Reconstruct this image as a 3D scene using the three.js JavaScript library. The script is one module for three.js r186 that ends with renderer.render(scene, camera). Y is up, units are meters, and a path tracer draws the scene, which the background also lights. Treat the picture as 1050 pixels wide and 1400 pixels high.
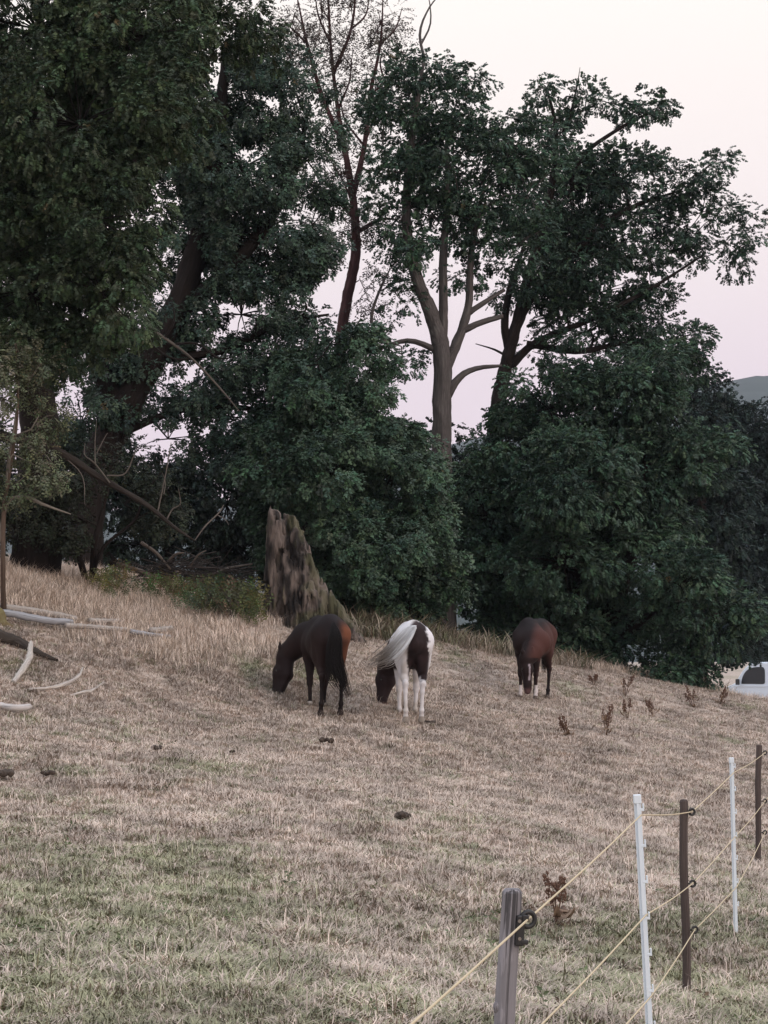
import * as THREE from 'three';
import { mergeGeometries } from 'three/addons/utils/BufferGeometryUtils.js';
import { RoundedBoxGeometry } from 'three/addons/geometries/RoundedBoxGeometry.js';

// ------------------------------------------------------------------ camera, sky, sun, exposure
const scene = new THREE.Scene();
const CAM_Y = 1.7, FOV = 28, PITCH = 4.07 * Math.PI / 180;
const camera = new THREE.PerspectiveCamera(FOV, 768 / 1024, 0.1, 3000);
camera.position.set(0, CAM_Y, 0);
camera.rotation.set(PITCH, 0, 0);

const SKY_LOW = [0.78, 0.635, 0.73], SKY_MID = [0.94, 0.85, 0.835], SKY_TOP = [1.06, 1.005, 0.935], SKY_ZENITH = [1.38, 1.52, 1.80];
{
  const W = 256, H = 128, data = new Float32Array(W * H * 4);
  const lerp3 = (a, b, t) => a.map((v, i) => v + (b[i] - v) * t);
  for (let r = 0; r < H; r++) for (let c = 0; c < W; c++) {
    const el = ((r + 0.5) / H - 0.5) * 180;
    const e = Math.max(el, 0);
    let col = e < 8 ? lerp3(SKY_LOW, lerp3(SKY_LOW, SKY_MID, 0.4), e / 8) : e < 13 ? lerp3(lerp3(SKY_LOW, SKY_MID, 0.4), SKY_MID, (e - 8) / 5) : e < 22 ? lerp3(SKY_MID, SKY_TOP, (e - 13) / 9) : lerp3(SKY_TOP, SKY_ZENITH, Math.min(1, (e - 22) / 50));
    if (el < 0) col = col.map((v) => v * 0.55);
    const o = (r * W + c) * 4;
    data[o] = col[0]; data[o + 1] = col[1]; data[o + 2] = col[2]; data[o + 3] = 1;
  }
  const t = new THREE.DataTexture(data, W, H, THREE.RGBAFormat, THREE.FloatType);
  t.mapping = THREE.EquirectangularReflectionMapping; t.magFilter = t.minFilter = THREE.LinearFilter; t.wrapS = THREE.RepeatWrapping; t.needsUpdate = true;
  scene.background = t; scene.environment = t;
}
const sun = new THREE.DirectionalLight(new THREE.Color(1.0, 0.80, 0.66), 0.9);
sun.position.set(40, 26, 12); sun.target.position.set(0, 0, -30); sun.castShadow = true; sun.shadow.radius = 24; sun.shadow.mapSize.set(2048, 2048);
Object.assign(sun.shadow.camera, { left: -45, right: 45, top: 45, bottom: -45, near: 1, far: 150 });
scene.add(sun, sun.target);
scene.fog = new THREE.FogExp2(new THREE.Color(0.58, 0.64, 0.76), 0.00013);

const renderer = new THREE.WebGLRenderer({ antialias: true });
renderer.setSize(768, 1024);
renderer.toneMapping = THREE.LinearToneMapping;
renderer.toneMappingExposure = 1.11;
renderer.shadowMap.enabled = true;

// ------------------------------------------------------------------ numbers, noise, helpers
const V = (x, y, z) => new THREE.Vector3(x, y, z);
function rng(seed) { let a = seed >>> 0; return () => { a = (a + 0x6d2b79f5) | 0; let t = Math.imul(a ^ (a >>> 15), 1 | a); t = (t + Math.imul(t ^ (t >>> 7), 61 | t)) ^ t; return ((t ^ (t >>> 14)) >>> 0) / 4294967296; }; }
const clamp = (x, a = 0, b = 1) => Math.min(b, Math.max(a, x));
const mix = (a, b, t) => a + (b - a) * t;
const mix3 = (a, b, t) => [mix(a[0], b[0], t), mix(a[1], b[1], t), mix(a[2], b[2], t)];
const sstep = (a, b, x) => { const t = clamp((x - a) / (b - a)); return t * t * (3 - 2 * t); };
const hash = (x, y, z) => { let h = Math.imul(x, 374761393) ^ Math.imul(y, 668265263) ^ Math.imul(z, 2147483647 - 40499); h = Math.imul(h ^ (h >>> 13), 1274126177); return ((h ^ (h >>> 16)) >>> 0) / 4294967296; };
function noise(x, y, z = 0) {
  const ix = Math.floor(x), iy = Math.floor(y), iz = Math.floor(z); let fx = x - ix, fy = y - iy, fz = z - iz;
  fx = fx * fx * (3 - 2 * fx); fy = fy * fy * (3 - 2 * fy); fz = fz * fz * (3 - 2 * fz);
  const a = mix(mix(hash(ix, iy, iz), hash(ix + 1, iy, iz), fx), mix(hash(ix, iy + 1, iz), hash(ix + 1, iy + 1, iz), fx), fy);
  if (fz === 0) return a;
  const b = mix(mix(hash(ix, iy, iz + 1), hash(ix + 1, iy, iz + 1), fx), mix(hash(ix, iy + 1, iz + 1), hash(ix + 1, iy + 1, iz + 1), fx), fy);
  return mix(a, b, fz);
}
function fbm(x, y, z = 0, n = 4) { let s = 0, a = 0.5, t = 0; for (let i = 0; i < n; i++) { s += a * noise(x, y, z); t += a; a *= 0.5; x = x * 2.03 + 17.3; y = y * 2.03 + 5.1; z *= 2.03; } return s / t; }

const FPX = 700 / Math.tan(FOV * Math.PI / 360), CP = Math.cos(PITCH), SP = Math.sin(PITCH);
const at = (px, py, d) => { const x = (px - 525) / FPX, y = (700 - py) / FPX, fy = y * CP + SP, fz = CP - y * SP; return V(x / fz * d, CAM_Y + fy / fz * d, -d); };
const scaleAt = (d) => FPX / d;

const names = new Map();
function numbered(n) { const k = names.get(n) ?? 0; names.set(n, k + 1); return k ? n + '_' + String(k).padStart(3, '0') : n; }
function shade(o) { o.castShadow = true; o.receiveShadow = true; return o; }
function thing(name, label, category, pos, group) {
  const o = new THREE.Group(); o.name = numbered(name); o.position.copy(pos); o.userData = { label, category };
  if (group) o.userData.group = group;
  scene.add(o); return o;
}
function part(parent, name, geo, mat, label) { const m = shade(new THREE.Mesh(geo, mat)); m.name = name; if (label) m.userData.label = label; parent.add(m); return m; }
function struct(name, geo, mat, label) { const m = shade(new THREE.Mesh(geo, mat)); m.name = name; m.userData = { kind: 'structure', label }; scene.add(m); return m; }
const std = (o) => new THREE.MeshStandardMaterial({ roughness: 0.9, metalness: 0, ...o });
const rgb = (r, g, b) => new THREE.Color(r, g, b);

// a tapered tube through points; radii per point; uneven bark optional
function limb(points, radii, { sides = 8, step = 0, rough = 0, seed = 1, flat = 1 } = {}) {
  const curve = new THREE.CatmullRomCurve3(points, false, 'centripetal');
  const len = curve.getLength(), n = step ? Math.max(2, Math.round(len / step)) : Math.max(2, (points.length - 1) * 4);
  const pos = [], uv = [], idx = []; let side = null;
  for (let i = 0; i <= n; i++) {
    const t = i / n, p = curve.getPoint(t), tan = curve.getTangent(t);
    if (!side) side = Math.abs(tan.y) < 0.9 ? V(0, 1, 0).cross(tan).normalize() : V(1, 0, 0).cross(tan).normalize();
    side.addScaledVector(tan, -side.dot(tan)).normalize();
    const up = tan.clone().cross(side), f = t * (radii.length - 1), k = Math.min(Math.floor(f), radii.length - 2), r0 = mix(radii[k], radii[k + 1], f - k);
    for (let j = 0; j <= sides; j++) {
      const a = (j % sides) / sides * Math.PI * 2, ca = Math.cos(a), sa = Math.sin(a);
      const r = r0 * (rough ? 1 + rough * (fbm(ca * 1.7 + seed * 7.1, sa * 1.7 + seed, t * len * 2.2 / Math.max(0.2, r0 * 4), 3) - 0.5) * 2 : 1);
      pos.push(p.x + (side.x * ca + up.x * sa * flat) * r, p.y + (side.y * ca + up.y * sa * flat) * r, p.z + (side.z * ca + up.z * sa * flat) * r);
      uv.push(j / sides * Math.max(1, Math.round(r0 * 6.3 * 2)) / 2, t * len);
    }
  }
  for (let i = 0; i < n; i++) for (let j = 0; j < sides; j++) { const a = i * (sides + 1) + j, b = a + sides + 1; idx.push(a, a + 1, b, b, a + 1, b + 1); }
  for (const [row, p, flip] of [[0, points[0], 1], [n, points[points.length - 1], 0]]) {
    const c = pos.length / 3; pos.push(p.x, p.y, p.z); uv.push(0.5, 0);
    for (let j = 0; j < sides; j++) { const a = row * (sides + 1) + j; flip ? idx.push(c, a + 1, a) : idx.push(c, a, a + 1); }
  }
  const g = new THREE.BufferGeometry();
  g.setAttribute('position', new THREE.Float32BufferAttribute(pos, 3)); g.setAttribute('uv', new THREE.Float32BufferAttribute(uv, 2)); g.setIndex(idx);
  g.computeVertexNormals(); return g;
}
function paint(g, fn) {
  const p = g.attributes.position, c = new Float32Array(p.count * 3);
  for (let i = 0; i < p.count; i++) { const k = fn(p.getX(i), p.getY(i), p.getZ(i)); c[i * 3] = k[0]; c[i * 3 + 1] = k[1]; c[i * 3 + 2] = k[2]; }
  g.setAttribute('color', new THREE.BufferAttribute(c, 3)); return g;
}
const merged = (list) => mergeGeometries(list, false);
const sub = (pts, o) => pts.map((p) => p.clone().sub(o));

// signed-distance shapes meshed by surface nets
function sdfMesh(prims, cell, { cuts = [], bump = null, color = null } = {}) {
  const lo = V(1e9, 1e9, 1e9), hi = V(-1e9, -1e9, -1e9);
  for (const p of prims) { for (const [q, r] of p.b ? [[p.a, p.ra], [p.b, p.rb]] : [[p.c, Math.max(p.r.x, p.r.y, p.r.z)]]) { lo.min(q.clone().subScalar(r)); hi.max(q.clone().addScalar(r)); } }
  lo.subScalar(cell * 4); hi.addScalar(cell * 4);
  const nx = Math.ceil((hi.x - lo.x) / cell), ny = Math.ceil((hi.y - lo.y) / cell), nz = Math.ceil((hi.z - lo.z) / cell), F = new Float32Array(nx * ny * nz).fill(1);
  const id = (x, y, z) => (z * ny + y) * nx + x;
  const dist = (p, x, y, z) => {
    if (p.b) {
      const bx = p.b.x - p.a.x, by = p.b.y - p.a.y, bz = p.b.z - p.a.z, t = clamp(((x - p.a.x) * bx + (y - p.a.y) * by + (z - p.a.z) * bz) / (bx * bx + by * by + bz * bz || 1e-9));
      return Math.hypot(x - p.a.x - bx * t, y - p.a.y - by * t, z - p.a.z - bz * t) - mix(p.ra, p.rb, t);
    }
    const dx = x - p.c.x, dy = y - p.c.y, dz = z - p.c.z, k0 = Math.hypot(dx / p.r.x, dy / p.r.y, dz / p.r.z), k1 = Math.hypot(dx / p.r.x ** 2, dy / p.r.y ** 2, dz / p.r.z ** 2);
    return k1 < 1e-6 ? -Math.min(p.r.x, p.r.y, p.r.z) : k0 * (k0 - 1) / k1;
  };
  const apply = (p, cut) => {
    const k = p.k ?? 0.05, m = k + cell * 4, A = p.b ? p.a.clone().min(p.b).subScalar(Math.max(p.ra, p.rb) + m) : p.c.clone().sub(p.r).subScalar(m), B = p.b ? p.a.clone().max(p.b).addScalar(Math.max(p.ra, p.rb) + m) : p.c.clone().add(p.r).addScalar(m);
    const r = (v, l, n) => Math.min(n - 1, Math.max(0, v));
    const x0 = r(Math.floor((A.x - lo.x) / cell), 0, nx), x1 = r(Math.ceil((B.x - lo.x) / cell), 0, nx), y0 = r(Math.floor((A.y - lo.y) / cell), 0, ny), y1 = r(Math.ceil((B.y - lo.y) / cell), 0, ny), z0 = r(Math.floor((A.z - lo.z) / cell), 0, nz), z1 = r(Math.ceil((B.z - lo.z) / cell), 0, nz);
    for (let z = z0; z <= z1; z++) for (let y = y0; y <= y1; y++) for (let x = x0; x <= x1; x++) {
      const i = id(x, y, z), d = dist(p, lo.x + x * cell, lo.y + y * cell, lo.z + z * cell), f = F[i];
      if (cut) { const h = Math.max(k - Math.abs(-d - f), 0) / k; F[i] = Math.max(f, -d) + h * h * k / 4; }
      else { const h = Math.max(k - Math.abs(d - f), 0) / k; F[i] = Math.min(f, d) - h * h * k / 4; }
    }
  };
  for (const p of prims) apply(p, false);
  for (const p of cuts) apply(p, true);
  if (bump) for (let z = 0; z < nz; z++) for (let y = 0; y < ny; y++) for (let x = 0; x < nx; x++) { const i = id(x, y, z); if (Math.abs(F[i]) < 0.3) F[i] += bump(lo.x + x * cell, lo.y + y * cell, lo.z + z * cell) * (F[i] > 0 ? sstep(0.09, 0.02, F[i]) : 1); }
  const vert = new Int32Array(nx * ny * nz).fill(-1), pos = [], idx = [], cell8 = [0, 0, 0, 1, 0, 0, 0, 1, 0, 1, 1, 0, 0, 0, 1, 1, 0, 1, 0, 1, 1, 1, 1, 1], edges = [0, 1, 2, 3, 4, 5, 6, 7, 0, 2, 1, 3, 4, 6, 5, 7, 0, 4, 1, 5, 2, 6, 3, 7], v8 = new Float32Array(8);
  for (let z = 0; z < nz - 1; z++) for (let y = 0; y < ny - 1; y++) for (let x = 0; x < nx - 1; x++) {
    let mask = 0;
    for (let k = 0; k < 8; k++) { v8[k] = F[id(x + cell8[k * 3], y + cell8[k * 3 + 1], z + cell8[k * 3 + 2])]; if (v8[k] < 0) mask |= 1 << k; }
    if (mask === 0 || mask === 255) continue;
    let n = 0, X = 0, Y = 0, Z = 0;
    for (let e = 0; e < 12; e++) {
      const a = edges[e * 2], b = edges[e * 2 + 1]; if ((v8[a] < 0) === (v8[b] < 0)) continue;
      const t = v8[a] / (v8[a] - v8[b]); n++;
      X += mix(cell8[a * 3], cell8[b * 3], t); Y += mix(cell8[a * 3 + 1], cell8[b * 3 + 1], t); Z += mix(cell8[a * 3 + 2], cell8[b * 3 + 2], t);
    }
    vert[id(x, y, z)] = pos.length / 3; pos.push(lo.x + (x + X / n) * cell, lo.y + (y + Y / n) * cell, lo.z + (z + Z / n) * cell);
  }
  const quad = (a, b, c, d, flip) => { if (a < 0 || b < 0 || c < 0 || d < 0) return; flip ? idx.push(a, c, b, a, d, c) : idx.push(a, b, c, a, c, d); };
  for (let z = 1; z < nz - 1; z++) for (let y = 1; y < ny - 1; y++) for (let x = 1; x < nx - 1; x++) {
    const s = F[id(x, y, z)] < 0;
    if (s !== F[id(x + 1, y, z)] < 0) quad(vert[id(x, y - 1, z - 1)], vert[id(x, y, z - 1)], vert[id(x, y, z)], vert[id(x, y - 1, z)], !s);
    if (s !== F[id(x, y + 1, z)] < 0) quad(vert[id(x - 1, y, z - 1)], vert[id(x - 1, y, z)], vert[id(x, y, z)], vert[id(x, y, z - 1)], !s);
    if (s !== F[id(x, y, z + 1)] < 0) quad(vert[id(x - 1, y - 1, z)], vert[id(x, y - 1, z)], vert[id(x, y, z)], vert[id(x - 1, y, z)], !s);
  }
  const g = new THREE.BufferGeometry(); g.setAttribute('position', new THREE.Float32BufferAttribute(pos, 3)); g.setIndex(idx); g.computeVertexNormals();
  const uv = new Float32Array(pos.length / 3 * 2); for (let i = 0; i < uv.length / 2; i++) { uv[i * 2] = pos[i * 3] + pos[i * 3 + 2] * 0.7; uv[i * 2 + 1] = pos[i * 3 + 1]; }
  g.setAttribute('uv', new THREE.BufferAttribute(uv, 2));
  return color ? paint(g, color) : g;
}

// textures: bark and a fine soil relief
function dataTex(n, m, fn, srgb = false) {
  const d = new Uint8Array(n * m * 4);
  for (let y = 0; y < m; y++) for (let x = 0; x < n; x++) { const c = fn(x / n, y / m), o = (y * n + x) * 4; d[o] = clamp(c[0]) * 255; d[o + 1] = clamp(c[1]) * 255; d[o + 2] = clamp(c[2]) * 255; d[o + 3] = 255; }
  const t = new THREE.DataTexture(d, n, m); t.wrapS = t.wrapT = THREE.RepeatWrapping; t.magFilter = THREE.LinearFilter; t.minFilter = THREE.LinearMipmapLinearFilter; t.generateMipmaps = true;
  if (srgb) t.colorSpace = THREE.SRGBColorSpace; t.needsUpdate = true; return t;
}
const wrapNoise = (u, v, fx, fy, n, s) => { const a = u * Math.PI * 2, q = fbm(Math.cos(a) * fx + s, Math.sin(a) * fx + s * 3, v * fy, n), p = fbm(Math.cos(a) * fx + s, Math.sin(a) * fx + s * 3, (v - 1) * fy, n); return mix(q, p, v); };
const barkRelief = dataTex(256, 512, (u, v) => { const r = Math.abs(wrapNoise(u, v, 3.2, 3, 4, 11) - 0.5) * 4, f = wrapNoise(u, v, 9, 22, 3, 5), k = clamp(r * 0.8 + f * 0.45 - 0.15); return [k, k, k]; });
const barkTone = dataTex(256, 512, (u, v) => { const a = wrapNoise(u, v, 2, 2.5, 4, 3), r = clamp(Math.abs(wrapNoise(u, v, 3.2, 3, 4, 11) - 0.5) * 5 + 0.25), k = clamp(0.45 + 0.5 * a) * mix(0.55, 1, r); return [k, k * mix(0.94, 1.02, a), k * 0.95]; });
const woodGrain = dataTex(128, 512, (u, v) => { const a = wrapNoise(u, v, 5, 1.6, 3, 21), f = wrapNoise(u, v, 14, 5, 3, 8), crack = sstep(0.62, 0.70, wrapNoise(u, v, 7, 2.2, 3, 31)), k = (0.5 + 0.35 * a + 0.3 * f) * (1 - 0.6 * crack); return [k, k, k]; });
const soft = (o) => new THREE.MeshPhysicalMaterial({ metalness: 0, roughness: 0.8, specularIntensity: 0.35, ...o });
const bark = (r, g, b, s = 0.012) => soft({ color: rgb(r, g, b), map: barkTone, bumpMap: barkRelief, bumpScale: s, roughness: 0.95 });

// ------------------------------------------------------------------ ground
const knots = [];
for (const [px, py, d] of [
  [675, 1781, 6.0], [882, 1465, 8.95], [938, 1360, 12.6], [1005, 1278, 14.65], [1035, 1182, 20.9],
  [0, 1400, 8.5], [525, 1400, 9.0], [0, 1200, 13.5], [0, 1100, 17.5], [0, 980, 23.5], [0, 900, 27.5], [0, 850, 30], [0, 790, 34],
  [250, 1300, 10.8], [525, 1200, 14.6], [250, 1100, 18.6], [525, 1100, 19.6], [250, 1000, 26], [525, 1000, 28.2], [420, 977, 30.2], [565, 985, 30.0], [250, 900, 30.5], [190, 845, 34.5],
  [735, 956, 36], [800, 1000, 31.5], [800, 1100, 24.0], [1000, 1100, 27], [1000, 1000, 37], [1000, 955, 47], [830, 918, 44], [640, 884, 40], [540, 866, 38.5], [400, 855, 36.5], [300, 845, 35.5], [480, 880, 36.2], [375, 972, 29.7], [715, 956, 35.0], [520, 976, 30.2],
]) knots.push(at(px, py, d));
for (const [x, y, z] of [[0, 0, 0], [0, 0, 6], [-4, 0.1, 0], [4, -0.1, 0], [-11, 0.5, -9], [-13, 3.1, -30], [9, -0.6, -8], [12, -0.8, -24], [14, 0.0, -44], [-7, 3.3, -46], [0, 2.0, -46], [6.5, 0.9, -52], [-6, 2.4, -64], [5, 0.1, -66], [15, -0.6, -72], [-18, 3.6, -46], [10, -0.5, -64], [9, -0.5, -78], [16, -0.5, -80]]) knots.push(V(x, y, z));
const N = knots.length, phi = (r2) => r2 < 1e-9 ? 0 : 0.5 * r2 * Math.log(r2);
const wts = (() => {
  const M = N + 3, A = Array.from({ length: M }, () => new Float64Array(M + 1));
  for (let i = 0; i < N; i++) {
    for (let j = 0; j < N; j++) A[i][j] = phi((knots[i].x - knots[j].x) ** 2 + (knots[i].z - knots[j].z) ** 2) + (i === j ? 0.4 : 0);
    A[i][N] = A[N][i] = 1; A[i][N + 1] = A[N + 1][i] = knots[i].x; A[i][N + 2] = A[N + 2][i] = knots[i].z; A[i][M] = knots[i].y;
  }
  for (let c = 0; c < M; c++) {
    let p = c; for (let r = c + 1; r < M; r++) if (Math.abs(A[r][c]) > Math.abs(A[p][c])) p = r;
    [A[c], A[p]] = [A[p], A[c]];
    for (let r = 0; r < M; r++) if (r !== c) { const f = A[r][c] / A[c][c]; if (f) for (let k = c; k <= M; k++) A[r][k] -= f * A[c][k]; }
  }
  return Array.from({ length: M }, (_, i) => A[i][M] / A[i][i]);
})();
function smoothGround(x, z) {
  const far = sstep(66, 110, Math.hypot(x, z + 25));
  const cx = clamp(x, -26, 22), cz = clamp(z, -80, 12);
  let h = wts[N] + wts[N + 1] * cx + wts[N + 2] * cz;
  for (let i = 0; i < N; i++) h += wts[i] * phi((cx - knots[i].x) ** 2 + (cz - knots[i].z) ** 2);
  return mix(h, -0.52, far);
}
const micro = (x, z) => (fbm(x * 0.9, z * 0.9, 0, 3) - 0.5) * 0.09 + (fbm(x * 2.6, z * 2.6, 0, 2) - 0.5) * 0.05 + (noise(x * 5.1, z * 5.1) - 0.5) * 0.03;
const ground = (x, z) => smoothGround(x, z) + micro(x, z);
const onGround = (px, py, d0 = 8, d1 = 70) => { let last = null; for (let d = d0; d < d1; d += 0.1) { const p = at(px, py, d); const gap = p.y - ground(p.x, p.z); if (gap < 0) return last ?? p; last = p; } return at(px, py, d1); };
const toGround = (p) => V(p.x, ground(p.x, p.z), p.z);

// how dry the sward is at a spot: 0 green .. 1 straw; and how brown
const drynessRaw = (x, z) => { const a = fbm(x * 0.55 + 3, z * 0.34 + 9, 0, 4), b = fbm(x * 1.7 + 40, z * 1.1, 0, 3), zone = sstep(-23, -10, z) * 0.2; return clamp(sstep(0.31, 0.62, a * 0.55 + b * 0.45 - zone * 0.42 + 0.05 + 0.13 * sstep(-17, -23, z) - 0.05 * sstep(-17, -12, z))); };
const dryness = (x, z) => mix(drynessRaw(x, z), 0.44 + 0.6 * (fbm(x * 2.2 + 7, z * 1.5 + 3, 0, 3) - 0.5), 0.45 * sstep(-19, -11, z));
const brownness = (x, z) => sstep(0.52, 0.70, fbm(x * 0.8 + 77, z * 0.55 + 31, 0, 4));
const STRAW = [0.60, 0.495, 0.42], GREEN = [0.285, 0.29, 0.18], BROWN = [0.36, 0.28, 0.235], SOIL = [0.27, 0.205, 0.16];
const sward = (x, z) => mix3(mix3(GREEN, STRAW, dryness(x, z)), BROWN, brownness(x, z) * 0.55);
{
  const xs = [], zs = [], grow = (from, to, step, k) => { const a = []; let v = from, s = step; while (v < to) { a.push(v); v += s; s *= k; } a.push(to); return a; };
  const inner = []; for (let x = -9; x <= 9.001; x += 0.15) inner.push(x);
  xs.push(...grow(9.15, 900, 0.2, 1.16).map((v) => -v).reverse(), ...inner, ...grow(9.15, 900, 0.2, 1.16));
  const zin = []; for (let z = -52; z <= -5; z += 0.2) zin.push(z);
  zs.push(...grow(52.2, 1400, 0.25, 1.14).map((v) => -v).reverse(), ...zin, ...grow(-4.8, 900, 0.25, 1.2));
  const W = xs.length, H = zs.length, pos = new Float32Array(W * H * 3), uv = new Float32Array(W * H * 2), idx = [];
  for (let j = 0; j < H; j++) for (let i = 0; i < W; i++) {
    const k = j * W + i; pos[k * 3] = xs[i]; pos[k * 3 + 1] = ground(xs[i], zs[j]); pos[k * 3 + 2] = zs[j];
    uv[k * 2] = (xs[i] + 18) / 36; uv[k * 2 + 1] = (zs[j] + 60) / 60;
    if (i < W - 1 && j < H - 1) idx.push(k, k + W, k + 1, k + 1, k + W, k + W + 1);
  }
  const g = new THREE.BufferGeometry(); g.setAttribute('position', new THREE.BufferAttribute(pos, 3)); g.setAttribute('uv', new THREE.BufferAttribute(uv, 2)); g.setIndex(idx); g.computeVertexNormals();
  const tex = dataTex(1024, 2048, (u, v) => {
    const x = u * 36 - 18, z = v * 60 - 60, c = mix3(sward(x, z), SOIL, 0.25 + 0.5 * sstep(0.45, 0.62, fbm(x * 4, z * 4, 0, 3))), k = 0.62 + 0.5 * hash(u * 9999 | 0, v * 9999 | 0, 3);
    return c.map((q) => Math.pow(q * k, 1 / 2.2));
  }, true);
  tex.wrapS = tex.wrapT = THREE.MirroredRepeatWrapping;
  struct('ground', g, std({ map: tex, roughness: 1 }), 'sloping dry grazed pasture with straw and green patches');
}

// ------------------------------------------------------------------ distant hills
{
  const W = 120, H = 30, pos = [], idx = [];
  for (let j = 0; j <= H; j++) for (let i = 0; i <= W; i++) {
    const x = -1500 + i * 25, v = j / H, z = -1150 - v * 900, crest = mix(130, 272, sstep(-200, 380, x)) + (fbm(i * 0.12, 4, 0, 3) - 0.5) * 50;
    pos.push(x, -3 + crest * Math.sin(Math.min(1, v * 1.25) * Math.PI / 2) + (fbm(i * 0.9, j * 0.9, 0, 3) - 0.5) * 14, z);
    if (i < W && j < H) { const a = j * (W + 1) + i; idx.push(a, a + 1, a + W + 1, a + 1, a + W + 2, a + W + 1); }
  }
  const g = new THREE.BufferGeometry(); g.setAttribute('position', new THREE.Float32BufferAttribute(pos, 3)); g.setIndex(idx); g.computeVertexNormals();
  paint(g, (x, y, z) => mix3([0.016, 0.028, 0.026], [0.03, 0.044, 0.036], fbm(x * 0.02, z * 0.02, y * 0.03, 3)));
  struct('hills', g, std({ vertexColors: true, roughness: 1 }), 'blue wooded hill far behind the trees');
}

// ------------------------------------------------------------------ leaves
function sprigGeometry(seed, { length = 0.36, leaves = 11, leaf = 0.1, width = 0.5, droop = 0.25 } = {}) {
  const r = rng(seed), pos = [], col = [];
  const tri = (a, b, c, k) => { for (const p of [a, b, c]) { pos.push(p.x, p.y, p.z); col.push(k, k, k); } };
  const spine = (t) => V(Math.sin(t * 3 + seed) * 0.02, -droop * length * t * t, t * length);
  for (let i = 0; i < 4; i++) { const a = spine(i / 4), b = spine((i + 1) / 4), w = 0.005 * (1 - i / 5); tri(a.clone().add(V(-w, 0, 0)), a.clone().add(V(w, 0, 0)), b, 0.45); tri(a.clone().add(V(0, -w, 0)), a.clone().add(V(0, w, 0)), b, 0.45); }
  for (let i = 0; i < leaves; i++) {
    const t = 0.12 + 0.88 * (i + r() * 0.6) / leaves, o = spine(t), L = leaf * (0.7 + 0.5 * r()), sideways = (i % 2 ? 1 : -1) * (0.5 + 1.1 * r());
    const d = V(Math.sin(sideways), 0.35 - 1.1 * r(), Math.cos(sideways)).normalize(), s = V(d.z, (r() - 0.5) * 2.2, -d.x); s.addScaledVector(d, -s.dot(d)).normalize(); const n = d.clone().cross(s);
    const w = L * width * 0.5, m = o.clone().addScaledVector(d, L * 0.5).addScaledVector(n, w * 0.25), tip = o.clone().addScaledVector(d, L), A = o.clone().addScaledVector(d, L * 0.45).addScaledVector(s, w), B = o.clone().addScaledVector(d, L * 0.45).addScaledVector(s, -w), k = 0.8 + 0.4 * r();
    tri(o, m, A, k); tri(A, m, tip, k); tri(o, B, m, k); tri(B, tip, m, k);
  }
  const g = new THREE.BufferGeometry(); g.setAttribute('position', new THREE.Float32BufferAttribute(pos, 3)); g.setAttribute('color', new THREE.Float32BufferAttribute(col, 3)); g.computeVertexNormals(); return g;
}
const leafMat = soft({ vertexColors: true, roughness: 0.7, side: THREE.DoubleSide });
const SPRIG = { broad: sprigGeometry(3, { length: 0.17, leaves: 9, leaf: 0.088, width: 0.7, droop: 0.3 }), fine: sprigGeometry(8, { length: 0.22, leaves: 7, leaf: 0.06, width: 0.55 }), hang: sprigGeometry(5, { length: 0.22, leaves: 10, leaf: 0.088, width: 0.66, droop: 0.5 }) };

function scatter(parent, name, geo, mat, list) {
  const m = shade(new THREE.InstancedMesh(geo, mat, list.length)); m.name = name;
  const M = new THREE.Matrix4(), c = new THREE.Color();
  list.forEach(([p, q, s, k], i) => { M.compose(p, q, s); m.setMatrixAt(i, M); m.setColorAt(i, c.setRGB(k[0], k[1], k[2])); });
  parent.add(m); return m;
}
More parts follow.
